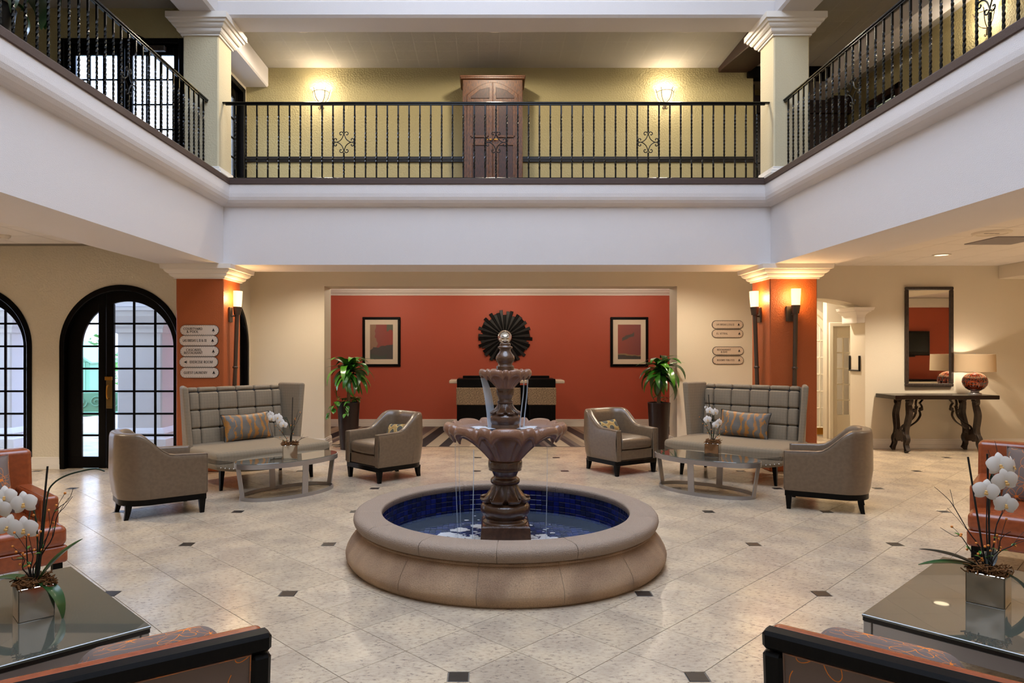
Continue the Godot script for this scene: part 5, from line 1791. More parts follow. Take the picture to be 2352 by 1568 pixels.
func armchair(label: String, at: Vector3, yaw: float) -> Node3D:
	var c := thing("armchair", label, "armchair", at, yaw, "taupe leather armchairs by the oval tables")
	var plan := chair_plan(0.0)
	var n := plan.size() - 1
	var T := 0.078
	var st := new_st()
	surf(st, n, 12, func(u: float, v: float) -> Vector3:
		var e: Array = plan[roundi(u * n)]
		var h := chair_height(e[0].y)
		var back := smoothstep(0.0, -0.3, e[0].y)
		var row: Array = [[0.012, 0.185], [-0.002, 0.24], [-0.012 - 0.012 * back, 0.42], [-0.004 - 0.014 * back, h - 0.05], [0.0 - 0.012 * back, h - 0.016], [0.01 - 0.012 * back, h - 0.004], [0.024, h + 0.002], [T - 0.024, h + 0.002], [T - 0.01, h - 0.004], [T, h - 0.016], [T + 0.008 + 0.03 * back, h - 0.07], [T + 0.01 + 0.05 * back, 0.42], [T + 0.01, 0.3]][roundi(v * 12)]
		var p: Vector2 = e[0] - e[1] * row[0]
		return Vector3(p.x, row[1], p.y), false, true)
	for s in [-1.0, 1.0]:
		box(st, Vector3(s * (0.35 - T / 2 - 0.002), 0.378, 0.356), Vector3(T - 0.004, 0.39, 0.02), 0.008)
	obj("body", st, M.leather, c)
	obj("front_panel", box_at(Vector3(0, 0.25, 0.32), Vector3(0.55, 0.13, 0.05), 0.012), M.leather, c)
	st = new_st()
	soft(st, Vector3(0, 0.387, 0.05), Vector3(0.538, 0.135, 0.615), 0.045, func(p: Vector3) -> Vector3:
		var b := (1.0 - pow(absf(p.x) / 0.27, 3.0)) * (1.0 - pow(absf(p.z) / 0.31, 3.0))
		if p.y > 0.0:
			p.y += 0.022 * b
		p.z += 0.012 * signf(p.z) * (1.0 - pow(absf(p.x) / 0.27, 2.0))
		return p)
	obj("seat_cushion", st, M.leather, c)
	st = new_st()
	var pipe := []
	for e in plan:
		var q: Vector2 = e[0] - e[1] * 0.004
		pipe.append(Vector3(q.x, chair_height(e[0].y) - 0.006, q.y))
	tube(st, [Vector3(-0.348, 0.2, 0.366), Vector3(-0.348, 0.4, 0.366), Vector3(-0.348, 0.565, 0.366)] + pipe + [Vector3(0.348, 0.565, 0.366), Vector3(0.348, 0.4, 0.366), Vector3(0.348, 0.2, 0.366)], 0.005, 6)
	obj("piping", st, M.leather, c)
	for k in [9, n - 9]:
		var e: Array = plan[k]
		var line := []
		for i in 6:
			var q: Vector2 = e[0] - e[1] * [0.011, -0.003, -0.014, -0.012, -0.008, -0.003][i]
			line.append(Vector3(q.x, [0.19, 0.24, 0.42, 0.5, 0.6, 0.66][i] if e[0].y < 0 else 0.2, q.y))
		st = new_st()
		tube(st, line, 0.0022, 5)
		obj("seam", st, M.leather, c)
	var poly := PackedVector2Array()
	for e in chair_plan(0.014):
		poly.append(Vector2(e[0].x, -e[0].y))
	st = new_st()
	prism(st, poly, 0.13, 0.19, Transform3D(Basis(Vector3.RIGHT, Vector3(0, 0, -1), Vector3.UP), Vector3.ZERO), 0.004, true)
	obj("base_rail", st, M.black_wood, c)
	for e in [[-0.31, 0.325, 1.0], [0.31, 0.325, 1.0], [-0.225, -0.3, -1.0], [0.225, -0.3, -1.0]]:
		st = new_st()
		var rings := []
		for i in 6:
			var t := i / 5.0
			var hw := lerpf(0.018, 0.029, t)
			var o := Vector3(e[0], 0.14 * t, e[1] + (0.02 * e[2] * (1 - t) * (1 - t) if e[2] < 0 else 0.0))
			rings.append([o + Vector3(-hw, 0, hw), o + Vector3(hw, 0, hw), o + Vector3(hw, 0, -hw), o + Vector3(-hw, 0, -hw)])
		for i in 5:
			for k in 4:
				quad(st, rings[i][k], rings[i][(k + 1) % 4], rings[i + 1][(k + 1) % 4], rings[i + 1][k])
		quad(st, rings[0][3], rings[0][2], rings[0][1], rings[0][0])
		obj("leg", st, M.black_wood, c)
	return c


func pillow_mesh(w: float, h: float, d: float) -> ArrayMesh:
	var st := new_st()
	for s in [1.0, -1.0]:
		surf(st, 28, 20, func(u: float, v: float) -> Vector3:
			var x := u * 2 - 1
			var y := v * 2 - 1
			var px := x * (1.0 - 0.07 * (1.0 - y * y) * absf(x))
			var py := y * (1.0 - 0.09 * (1.0 - x * x) * absf(y))
			var z := pow(maxf(0, (1 - pow(absf(x), 2.6)) * (1 - pow(absf(y), 2.6))), 0.55)
			return Vector3(px * w / 2, py * h / 2, s * d / 2 * z + 0.004 * sin(x * 9.0 + y * 4.0) * z), false, s < 0)
	return st.commit()


func pillow(called: String, label: String, cat: String, mesh: ArrayMesh, m: Material, w: float, h: float, parent_xf: Transform3D, local: Transform3D) -> void:
	var p := thing(called, label, cat)
	p.transform = parent_xf * local
	obj("cover", mesh, m, p)
	if w == 0.0:
		return
	var st := new_st()
	var pts := []
	for i in 64:
		var t := i / 16.0
		var k := int(t)
		var f := (t - k) * 2 - 1
		var x: float = [f, 1.0, -f, -1.0][k]
		var y: float = [-1.0, f, 1.0, -f][k]
		pts.append(Vector3(x * (1.0 - 0.07 * (1.0 - y * y) * absf(x)) * w / 2, y * (1.0 - 0.09 * (1.0 - x * x) * absf(y)) * h / 2, 0))
	pts.append(pts[0])
	tube(st, pts, 0.0045, 6, false)
	obj("piping", st, M.seam if called == "lumbar_pillow" else M.vine, p)


func settee(label: String, at: Vector3, yaw: float) -> Node3D:
	var c := thing("settee", label, "sofa", at, yaw, "high backed settees in front of the orange columns")
	var st := new_st()
	soft(st, Vector3(0, 0.325, 0.39), Vector3(1.46, 0.25, 0.96), 0.05, func(p: Vector3) -> Vector3:
		var f := p.x / 0.75
		if p.z > 0.0:
			p.z += 0.06 * (1.0 - f * f) * (p.z / 0.48)
		if p.y < 0.0:
			p.y += 0.07 * pow(absf(f), 3.0)
		else:
			p.y += 0.015 * (1.0 - f * f) * (1.0 - pow(p.z / 0.5, 4.0))
		return p, 4, 12)
	obj("seat", st, M.weave, c)
	var tilt := Basis(Vector3.RIGHT, -0.13)
	var base := Vector3(0, 0.43, 0.0)
	var xs := [-0.6, -0.48, -0.24, 0.0, 0.24, 0.48, 0.6]
	var ys := [0.0, 0.205, 0.42, 0.635, 0.7]
	for j in 4:
		for i in 6:
			st = new_st()
			var w: float = xs[i + 1] - xs[i]
			var h: float = ys[j + 1] - ys[j]
			var roll := -0.03 if j == 3 else 0.0
			soft(st, base + tilt * Vector3((xs[i] + xs[i + 1]) / 2, (ys[j] + ys[j + 1]) / 2, -0.045 + roll), Vector3(w - 0.003, h - 0.003, 0.1), 0.026, func(p: Vector3) -> Vector3:
				if p.z > 0:
					p.z += 0.014 * (1.0 - pow(2 * p.x / w, 2)) * (1.0 - pow(2 * p.y / h, 2))
				return p, 2, 3, tilt)
			obj("back_panel", st, M.weave, c)
	obj("back_board", tilted_box(base + tilt * Vector3(0, 0.31, -0.11), Vector3(1.26, 0.76, 0.08), tilt), M.weave, c)
	obj("seam_backing", tilted_box(base + tilt * Vector3(0, 0.33, -0.06), Vector3(1.19, 0.66, 0.06), tilt), M.seam, c)
	for s in [-1.0, 1.0]:
		st = new_st()
		soft(st, Vector3(s * 0.64, 0.78, 0.05), Vector3(0.07, 0.72, 0.3), 0.03, func(p: Vector3) -> Vector3:
			var f := (p.y + 0.36) / 0.72
			p.x += s * (p.z + 0.15) * lerpf(0.22, 0.44, f)
			p.z -= 0.09 * f * clampf(0.4 - p.z / 0.3, 0, 1)
			return p, 3, 6)
		obj("wing", st, M.weave, c)
		for z in [0.66, -0.02]:
			st = new_st()
			var rings := []
			for i in 4:
				var t := i / 3.0
				var hw := lerpf(0.014, 0.027, t)
				var o := Vector3(s * (0.56 + (0.02 * (1 - t))), 0.27 * t, z + (0.015 if z > 0 else -0.03) * (1 - t))
				rings.append([o + Vector3(-hw, 0, hw), o + Vector3(hw, 0, hw), o + Vector3(hw, 0, -hw), o + Vector3(-hw, 0, -hw)])
			for i in 3:
				for k in 4:
					quad(st, rings[i][k], rings[i][(k + 1) % 4], rings[i + 1][(k + 1) % 4], rings[i + 1][k])
			quad(st, rings[0][3], rings[0][2], rings[0][1], rings[0][0])
			obj("leg", st, M.black_wood, c)
	var nail := SphereMesh.new()
	nail.radius = 0.0085
	nail.height = 0.017
	nail.radial_segments = 10
	nail.rings = 6
	for k in 31:
		var x := -0.68 + 1.36 * k / 30.0
		var f := x / 0.75
		obj("nail_head", nail, M.nail, c, xf(Vector3(x, 0.235 + 0.07 * pow(absf(f), 3.0), 0.866 + 0.06 * (1.0 - f * f))))
	return c


func tilted_box(c: Vector3, s: Vector3, b: Basis) -> SurfaceTool:
	var st := new_st()
	box(st, c, s, 0.02, b)
	return st


func ellipse_band(st: SurfaceTool, a: float, b: float, y0: float, y1: float, th: float) -> void:
	var n := 72
	for i in n:
		var p := []
		for k in [i, i + 1]:
			var t: float = TAU * k / n
			var o := Vector3(cos(t) * a, 0, -sin(t) * b)
			p.append([o, o - Vector3(cos(t) / a, 0, -sin(t) / b).normalized() * th, Vector3(cos(t) / a, 0, -sin(t) / b).normalized()])
		for e in [[0, 1.0], [1, -1.0]]:
			var q := [p[0][e[0]] + Vector3.UP * y0, p[1][e[0]] + Vector3.UP * y0, p[1][e[0]] + Vector3.UP * y1, p[0][e[0]] + Vector3.UP * y1]
			var nn := [p[0][2] * e[1], p[1][2] * e[1], p[1][2] * e[1], p[0][2] * e[1]]
			for t in ([0, 2, 1, 0, 3, 2] if e[1] > 0 else [0, 1, 2, 0, 2, 3]):
				vert(st, q[t], nn[t])
		quad(st, p[0][0] + Vector3.UP * y1, p[1][0] + Vector3.UP * y1, p[1][1] + Vector3.UP * y1, p[0][1] + Vector3.UP * y1)
		quad(st, p[0][1] + Vector3.UP * y0, p[1][1] + Vector3.UP * y0, p[1][0] + Vector3.UP * y0, p[0][0] + Vector3.UP * y0)


func oval_table(label: String, at: Vector3, yaw: float) -> void:
	var c := thing("coffee_table", label, "table", at, yaw, "oval glass topped tables")
	var st := new_st()
	var p := PackedVector2Array()
	for k in 72:
		p.append(Vector2(cos(TAU * k / 72.0) * 0.612, sin(TAU * k / 72.0) * 0.325))
	prism(st, p, 0.384, 0.395, Transform3D(Basis(Vector3.RIGHT, Vector3(0, 0, -1), Vector3.UP), Vector3.ZERO), 0.002, true)
	obj("glass_top", st, M.smoked_glass, c)
	st = new_st()
	ellipse_band(st, 0.62, 0.333, 0.338, 0.388, 0.016)
	obj("top_rim", st, M.aluminium, c)
	st = new_st()
	ellipse_band(st, 0.56, 0.31, 0.0, 0.036, 0.014)
	obj("base_ring", st, M.aluminium, c)
	for k in 4:
		var t := PI / 2 * k
		var a := Vector3(cos(t) * 0.548, 0.005, -sin(t) * 0.298)
		var b := Vector3(cos(t) * 0.606, 0.37, -sin(t) * 0.318)
		st = new_st()
		bar(st, a, b, 0.075 if k % 2 == 1 else 0.012, 0.012 if k % 2 == 1 else 0.075, Vector3(0, 0, 1) if k % 2 == 1 else Vector3(0, 0, 1), 0.002)
		obj("leg", st, M.aluminium, c)


func seating() -> void:
	armchair("taupe leather armchair with its back to the arched double door", V(-3.197, 0, 6.754), deg_to_rad(127.4))
	armchair("taupe leather armchair at the left oval table's right end, beside the left potted plant", V(-1.245, 0, 8.6), deg_to_rad(-46.5))
	armchair("taupe leather armchair at the right oval table's left end, beside the right potted plant", V(1.69, 0, 9.05), deg_to_rad(32.0))
	armchair("taupe leather armchair with its back towards the console table", V(3.40, 0, 6.985), deg_to_rad(-118.0))
	var pm := pillow_mesh(0.34, 0.2, 0.11)
	for e in [[V(-1.245, 0, 8.6), -46.5, "small pillow with grey ovals in the armchair by the left plant"], [V(1.69, 0, 9.05), 32.0, "small pillow with grey ovals in the armchair by the right plant"]]:
		pillow("lumbar_pillow", e[2], "pillow", pm, M.ovals, 0.34, 0.2, xf(e[0], deg_to_rad(e[1])), xf(Vector3(-0.02, 0.55, -0.15), 0.0, -0.5, 0.08))
	settee("grey tufted high backed settee before the left orange column", V(-3.06, 0, 8.62), deg_to_rad(137.0 - 90.0))
	settee("grey tufted high backed settee before the right orange column", V(3.32, 0, 8.9), deg_to_rad(-41.0))
	var zm := pillow_mesh(0.64, 0.34, 0.17)
	pillow("lumbar_pillow", "long gold streaked pillow on the left settee", "pillow", zm, M.zebra, 0.64, 0.34, xf(V(-3.06, 0, 8.62), deg_to_rad(47.0)), xf(Vector3(0.03, 0.625, 0.12), 0.0, -0.3, 0.02))
	pillow("lumbar_pillow", "long gold streaked pillow on the right settee", "pillow", zm, M.zebra, 0.64, 0.34, xf(V(3.32, 0, 8.9), deg_to_rad(-41.0)), xf(Vector3(0.0, 0.625, 0.12), 0.0, -0.3, -0.03))
	oval_table("oval glass topped coffee table in front of the left settee", V(-2.18, 0, 7.62), deg_to_rad(50.5))
	oval_table("oval glass topped coffee table in front of the right settee", V(2.41, 0, 7.7), deg_to_rad(-47.0))


# ------------------------------------------------------------------ foreground
func club_chair(label: String, at: Vector3, yaw: float) -> void:
	var c := thing("club_chair", label, "armchair", at, yaw, "orange leather club chairs")
	var st := new_st()
	soft(st, Vector3(0, 0.26, 0.0), Vector3(0.8, 0.11, 0.88), 0.02)
	obj("base", st, M.orange_leather, c)
	st = new_st()
	soft(st, Vector3(0, 0.375, 0.06), Vector3(0.79, 0.13, 0.78), 0.04, func(p: Vector3) -> Vector3:
		if p.y > 0:
			p.y += 0.015 * (1 - pow(p.x / 0.4, 4)) * (1 - pow(p.z / 0.4, 4))
		if absf(p.x) > 0.29 and p.z < 0.2:
			p.x = signf(p.x) * lerpf(0.29, absf(p.x), smoothstep(0.1, 0.2, p.z))
		return p, 4, 10)
	obj("seat_cushion", st, M.orange_leather, c)
	for s in [-1.0, 1.0]:
		st = new_st()
		soft(st, Vector3(s * 0.345, 0.45, -0.08), Vector3(0.11, 0.31, 0.68), 0.028)
		obj("arm", st, M.orange_leather, c)
		st = new_st()
		tube(st, [Vector3(s * 0.296, 0.3, 0.258), Vector3(s * 0.296, 0.58, 0.258), Vector3(s * 0.31, 0.602, 0.25), Vector3(s * 0.31, 0.603, -0.3)], 0.004, 6)
		obj("piping", st, M.orange_leather, c)
		for z in [0.38, -0.38]:
			obj("leg", box_at(Vector3(s * 0.35, 0.103, z), Vector3(0.055, 0.206, 0.055), 0.004), M.black_wood, c)
	st = new_st()
	soft(st, Vector3(0, 0.53, -0.37), Vector3(0.8, 0.64, 0.15), 0.035, func(p: Vector3) -> Vector3:
		p.z -= 0.12 * (p.y + 0.32)
		return p)
	obj("backrest", st, M.orange_leather, c)


func frame_chair(label: String, at: Vector3, yaw: float) -> void:
	var c := thing("framed_armchair", label, "armchair", at, yaw, "dark framed chairs at the picture's lower edge")
	var lean := Basis(Vector3.RIGHT, -0.1)
	var o := Vector3(0, 0.36, -0.315)
	var W := 0.33
	var H := 0.445
	for e in [["top_rail", Vector3(0, H - 0.025, 0), Vector3(2 * W, 0.05, 0.052)], ["bottom_rail", Vector3(0, 0.03, 0), Vector3(2 * W, 0.06, 0.052)], ["stile", Vector3(-W + 0.026, H / 2, 0), Vector3(0.052, H - 0.112, 0.0515)], ["stile", Vector3(W - 0.026, H / 2, 0), Vector3(0.052, H - 0.112, 0.0515)]]:
		var st := new_st()
		box(st, o + lean * e[1], e[2], 0.009, lean)
		obj(e[0], st, M.black_wood, c)
	var st := new_st()
	# cloth seen from behind, slightly domed
	surf(st, 10, 8, func(u: float, v: float) -> Vector3:
		var x := (0.5 - u) * (2 * W - 0.104)
		var y := 0.06 + v * (H - 0.11)
		return o + lean * Vector3(x, y, -0.012 - 0.012 * sin(u * PI) * sin(v * PI)), false, false, Vector2(1.15, 0.75))
	obj("back_cloth", st, M.vine, c)
	st = new_st()
	tube(st, [o + lean * Vector3(-W + 0.053, 0.06, -0.014), o + lean * Vector3(-W + 0.053, H - 0.051, -0.014), o + lean * Vector3(W - 0.053, H - 0.051, -0.014), o + lean * Vector3(W - 0.053, 0.06, -0.014)], 0.004, 6)
	obj("welt", st, M.vine, c)
	st = new_st()
	soft(st, o + lean * Vector3(0, H / 2 - 0.005, 0.05), Vector3(2 * W - 0.006, H - 0.012, 0.06), 0.022, null, 3, 6, lean)
	obj("back_cushion", st, M.orange_leather, c)
	st = new_st()
	soft(st, Vector3(0, 0.36, 0.03), Vector3(0.56, 0.14, 0.6), 0.04)
	obj("seat_cushion", st, M.orange_leather, c)
	obj("seat_frame", box_at(Vector3(0, 0.255, 0.0), Vector3(0.64, 0.08, 0.64), 0.01), M.black_wood, c)
	for s in [-1.0, 1.0]:
		st = new_st()
		soft(st, Vector3(s * 0.3, 0.44, -0.05), Vector3(0.06, 0.29, 0.46), 0.02)
		obj("arm", st, M.orange_leather, c)
		for z in [0.29, -0.29]:
			obj("leg", box_at(Vector3(s * 0.29, 0.11, z), Vector3(0.045, 0.22, 0.045), 0.004), M.black_wood, c)


func square_table(label: String, at: Vector3, yaw: float, w: float, d: float) -> void:
	var c := thing("coffee_table", label, "table", at, yaw, "square glass topped tables in the foreground")
	obj("glass_top", box_at(Vector3(0, 0.444, 0), Vector3(w, 0.012, d), 0.0025), M.smoked_glass, c)
	obj("under_board", box_at(Vector3(0, 0.43, 0), Vector3(w - 0.006, 0.016, d - 0.006), 0.001), M.dark_brown, c)
	for s in [-1.0, 1.0]:
		obj("apron", box_at(Vector3(0, 0.392, s * (d / 2 - 0.02)), Vector3(w - 0.01, 0.06, 0.03), 0.003), M.aluminium, c)
		obj("apron", box_at(Vector3(s * (w / 2 - 0.02), 0.392, 0), Vector3(0.03, 0.06, d - 0.08), 0.003), M.aluminium, c)
		for z in [-1.0, 1.0]:
			obj("leg", box_at(Vector3(s * (w / 2 - 0.16), 0.181, z * (d / 2 - 0.16)), Vector3(0.06, 0.362, 0.06), 0.004), M.aluminium, c)
		var st := new_st()
		bar(st, Vector3(s * (w / 2 - 0.16), 0.04, -d / 2 + 0.18), Vector3(s * (w / 2 - 0.16), 0.04, d / 2 - 0.18), 0.05, 0.03, Vector3.UP, 0.003)
		obj("stretcher", st, M.aluminium, c)
	var sb := new_st()
	for s in [-1.0, 1.0]:
		box(sb, Vector3(0, 0.37, s * (d / 2 - 0.16)), Vector3(w - 0.06, 0.03, 0.05), 0.003)
	obj("cross_bar", sb, M.aluminium, c)


func foreground() -> void:
	club_chair("orange leather club chair cut by the photo's left edge", V(-3.27, 0, 4.454), atan2(0.73, 0.68))
	club_chair("orange leather club chair cut by the photo's right edge", V(3.90, 0, 4.90), atan2(-0.64, 0.77))
	var vm := pillow_mesh(0.46, 0.42, 0.18)
	pillow("throw_pillow", "taupe pillow with orange vine print in the club chair at the left edge", "pillow", vm, M.vine, 0.46, 0.42, xf(V(-3.27, 0, 4.454), atan2(0.73, 0.68)), xf(Vector3(0.02, 0.62, -0.2), 0.1, -0.25, 0.05))
	pillow("throw_pillow", "taupe pillow with orange vine print in the club chair at the right edge", "pillow", vm, M.vine, 0.46, 0.42, xf(V(3.9, 0, 4.9), atan2(-0.64, 0.77)), xf(Vector3(0.0, 0.62, -0.2), -0.1, -0.25, -0.05))
	frame_chair("dark framed chair seen from behind at the photo's lower left", V(-1.06, 0, 1.985), deg_to_rad(-145.9))
	frame_chair("dark framed chair seen from behind at the photo's lower right", V(1.233, 0, 1.951), deg_to_rad(140.0))
	var ls := new_st()
	soft(ls, Vector3.ZERO, Vector3(0.36, 0.34, 0.13), 0.062)
	var lm: ArrayMesh = ls.commit()
	pillow("throw_pillow", "vine print pillow peeking over the lower left chair's back", "pillow", lm, M.vine, 0.0, 0.0, xf(V(-1.06, 0, 1.985), deg_to_rad(-145.9)), xf(Vector3(-0.07, 0.605, -0.14), 0.0, -0.2, 0.0))
	pillow("throw_pillow", "vine print pillow peeking over the lower right chair's back", "pillow", lm, M.vine, 0.0, 0.0, xf(V(1.233, 0, 1.951), deg_to_rad(140.0)), xf(Vector3(0.07, 0.605, -0.14), 0.0, -0.2, 0.0))
	square_table("square table with smoked glass top and silver frame in the left foreground", V(-2.154, 0, 2.758), atan2(0.702, -0.712) , 1.1, 1.18)
	square_table("square table with smoked glass top and silver frame in the right foreground", V(2.395, 0, 2.906), atan2(0.682, 0.731), 1.19, 1.15)


# ------------------------------------------------------------------ plants
func blade(l: float, w: float, droop: float, cup := 0.2, n := 10) -> SurfaceTool:   # grows along +z from the origin, bending down
	var st := new_st()
	for side in [1.0, -1.0]:
		surf(st, 4, n, func(u: float, v: float) -> Vector3:
			var t := v
			var hw := w * 0.5 * pow(sin(PI * pow(clampf(t * 0.96 + 0.03, 0, 1), 0.8)), 0.75)
			var x := (u * 2 - 1) * hw
			var a := droop * t
			var z := l * (sin(a) / droop if absf(droop) > 0.01 else t)
			var y := -l * ((1 - cos(a)) / droop if absf(droop) > 0.01 else 0.0)
			return Vector3(x, y + cup * absf(x) + side * 0.0012, z), false, side < 0)
	return st


func dracaena(label: String, at: Vector3, sd: int, ivy: bool, pot_h: float) -> void:
	var p := thing("potted_plant", label, "plant", at, 0, "dracaenas in tall brown planters")
	var g := RandomNumberGenerator.new()
	g.seed = sd
	var st := new_st()
	lathe(st, [Vector2(0.0, 0.0), Vector2(0.128, 0.0), Vector2(0.128, 0.0), Vector2(0.152, pot_h * 0.4), Vector2(0.176, pot_h * 0.97), Vector2(0.179, pot_h), Vector2(0.172, pot_h + 0.004), Vector2(0.166, pot_h - 0.004), Vector2(0.162, pot_h - 0.05)], 48)
	obj("planter", st, M.planter, p)
	st = new_st()
	lathe(st, [Vector2(0.166, pot_h - 0.03), Vector2(0.09, pot_h - 0.012), Vector2(0.0, pot_h - 0.008)], 24, Vector3.ZERO, func(a, r, y): return Vector2(r, y + 0.01 * sin(a * 5.0) * signf(r)))
	obj("soil", st, M.soil, p)
	var top := Vector3(0.025 if ivy else 0.05, pot_h + 0.345, 0.0)
	st = new_st()
	tube(st, curve([Vector3(0.0, pot_h - 0.05, 0), Vector3(0.004, pot_h + 0.15, 0), top], 8), [0.033, 0.03, 0.03, 0.028, 0.028, 0.027, 0.027, 0.028, 0.03], 12)
	obj("trunk", st, M.trunk, p)
	var meshes := []
	for k in 6:
		meshes.append(blade([0.44, 0.4, 0.5, 0.38, 0.43, 0.32][k], [0.1, 0.09, 0.105, 0.085, 0.095, 0.08][k], [1.9, 1.3, 2.3, 1.0, 1.6, 0.7][k], 0.25, 9).commit())
	for h in 3:
		var crown: Vector3 = top + Vector3([-0.05, 0.05, 0.0][h], [0.12, 0.13, 0.05][h], [0.02, -0.01, 0.05][h])
		st = new_st()
		tube(st, curve([top - Vector3(0, 0.02, 0), top + Vector3([-0.045, 0.045, 0.0][h], 0.01, 0.02), crown], 6), 0.009, 6)
		obj("branch", st, M.twig, p)
		var n: int = [20, 20, 12][h]
		for k in n:
			var t := k / float(n)
			var yaw := k * 2.4 + h * 1.1 + g.randf_range(-0.2, 0.2)
			var pitch := lerpf(0.25, -1.25, t) + g.randf_range(-0.15, 0.15)
			var tip := crown + Basis.from_euler(Vector3(pitch, yaw, 0)) * Vector3(0, 0, 0.42)
			if at.z + tip.z < -11.0 and (at.x + tip.x < -2.5 or at.x + tip.x > 2.92):
				continue
			obj("leaf", meshes[(5 - int(t * 5.99)) if t > 0.6 else g.randi() % 5], M["leaf%d" % [0, 1, 0, 2, 1, 0][g.randi() % 6]], p, Transform3D(Basis.from_euler(Vector3(pitch, yaw, g.randf_range(-0.3, 0.3))), crown + Vector3(0, 0.14 * t - 0.02, 0)))
	var im := blade(0.085, 0.06, 0.8, 0.3, 6).commit()
	for k in (26 if ivy else 14):
		var a := g.randf() * TAU
		var r := g.randf_range(0.04, 0.15)
		var y := pot_h + g.randf_range(0.01, 0.1)
		obj("ivy_leaf" if ivy else "small_leaf", im, M["leaf%d" % (k % 2)], p, Transform3D(Basis.from_euler(Vector3(g.randf_range(-0.6, 0.4), a, 0)).scaled(Vector3.ONE * (1.0 if ivy else 0.75)), Vector3(sin(a) * r, y, cos(a) * r)))
	if ivy:
		for e in [[-0.15, 0.09, -0.29, 0.24], [0.02, 0.17, 0.0, 0.2], [-0.1, 0.14, -0.22, 0.12]]:
			var pts := curve([Vector3(e[0] * 0.7, pot_h + 0.02, e[1] * 0.7), Vector3(e[0] * 1.3, pot_h + 0.02, e[1] * 1.3), Vector3(lerpf(e[0] * 1.3, e[2], 0.7), pot_h - e[3] * 0.5, e[1] * 1.35), Vector3(e[2], pot_h - e[3], e[1] * 1.3)], 12)
			st = new_st()
			tube(st, pts, 0.003, 5)
			obj("vine", st, M.stem_green, p)
			for k in 6:
				obj("ivy_leaf", im, M["leaf%d" % (k % 2)], p, Transform3D(Basis.from_euler(Vector3(0.5, g.randf_range(-1.5, 1.5), 0)), pts[3 + k * 9 / 6] + Vector3(0, 0, 0.01)))


func petal_mesh(l: float, w: float) -> ArrayMesh:
	var st := new_st()
	for side in [1.0, -1.0]:
		surf(st, 6, 7, func(u: float, v: float) -> Vector3:
			var hw := w * 0.5 * pow(sin(PI * pow(clampf(v * 0.93 + 0.07, 0, 1), 0.95)), 0.6) if v < 0.999 else w * 0.06
			var x := (u * 2 - 1) * hw
			return Vector3(x, v * l, 0.1 * l * (1 - pow(u * 2 - 1, 2)) * sin(v * PI) - 0.12 * l * v * v + side * 0.0006), false, side < 0)
	return st.commit()


var flower_parts := []


func flower(parent: Node3D, at: Vector3, yaw: float, pitch: float, s: float, roll := 0.0) -> void:
	if flower_parts.is_empty():
		var st := new_st()
		soft(st, Vector3(0, -0.003, 0.006), Vector3(0.009, 0.009, 0.012), 0.004, null, 2, 2)
		soft(st, Vector3(0, -0.011, 0.011), Vector3(0.013, 0.01, 0.006), 0.003, null, 2, 2)
		flower_parts = [st.commit(), petal_mesh(0.046, 0.056), petal_mesh(0.045, 0.032)]
	var f := obj("flower", flower_parts[0], M.lip, parent, Transform3D(Basis.from_euler(Vector3(pitch, yaw, roll)).scaled(Vector3.ONE * s), at))
	for e in [[1, -80.0, 0.003], [1, 80.0, 0.003], [2, 0.0, 0.0], [2, 132.0, 0.0], [2, -132.0, 0.0]]:
		obj("petal", flower_parts[e[0]], M.petal, f, Transform3D(Basis(Vector3.BACK, deg_to_rad(e[1])), Vector3(0, 0, e[2])))


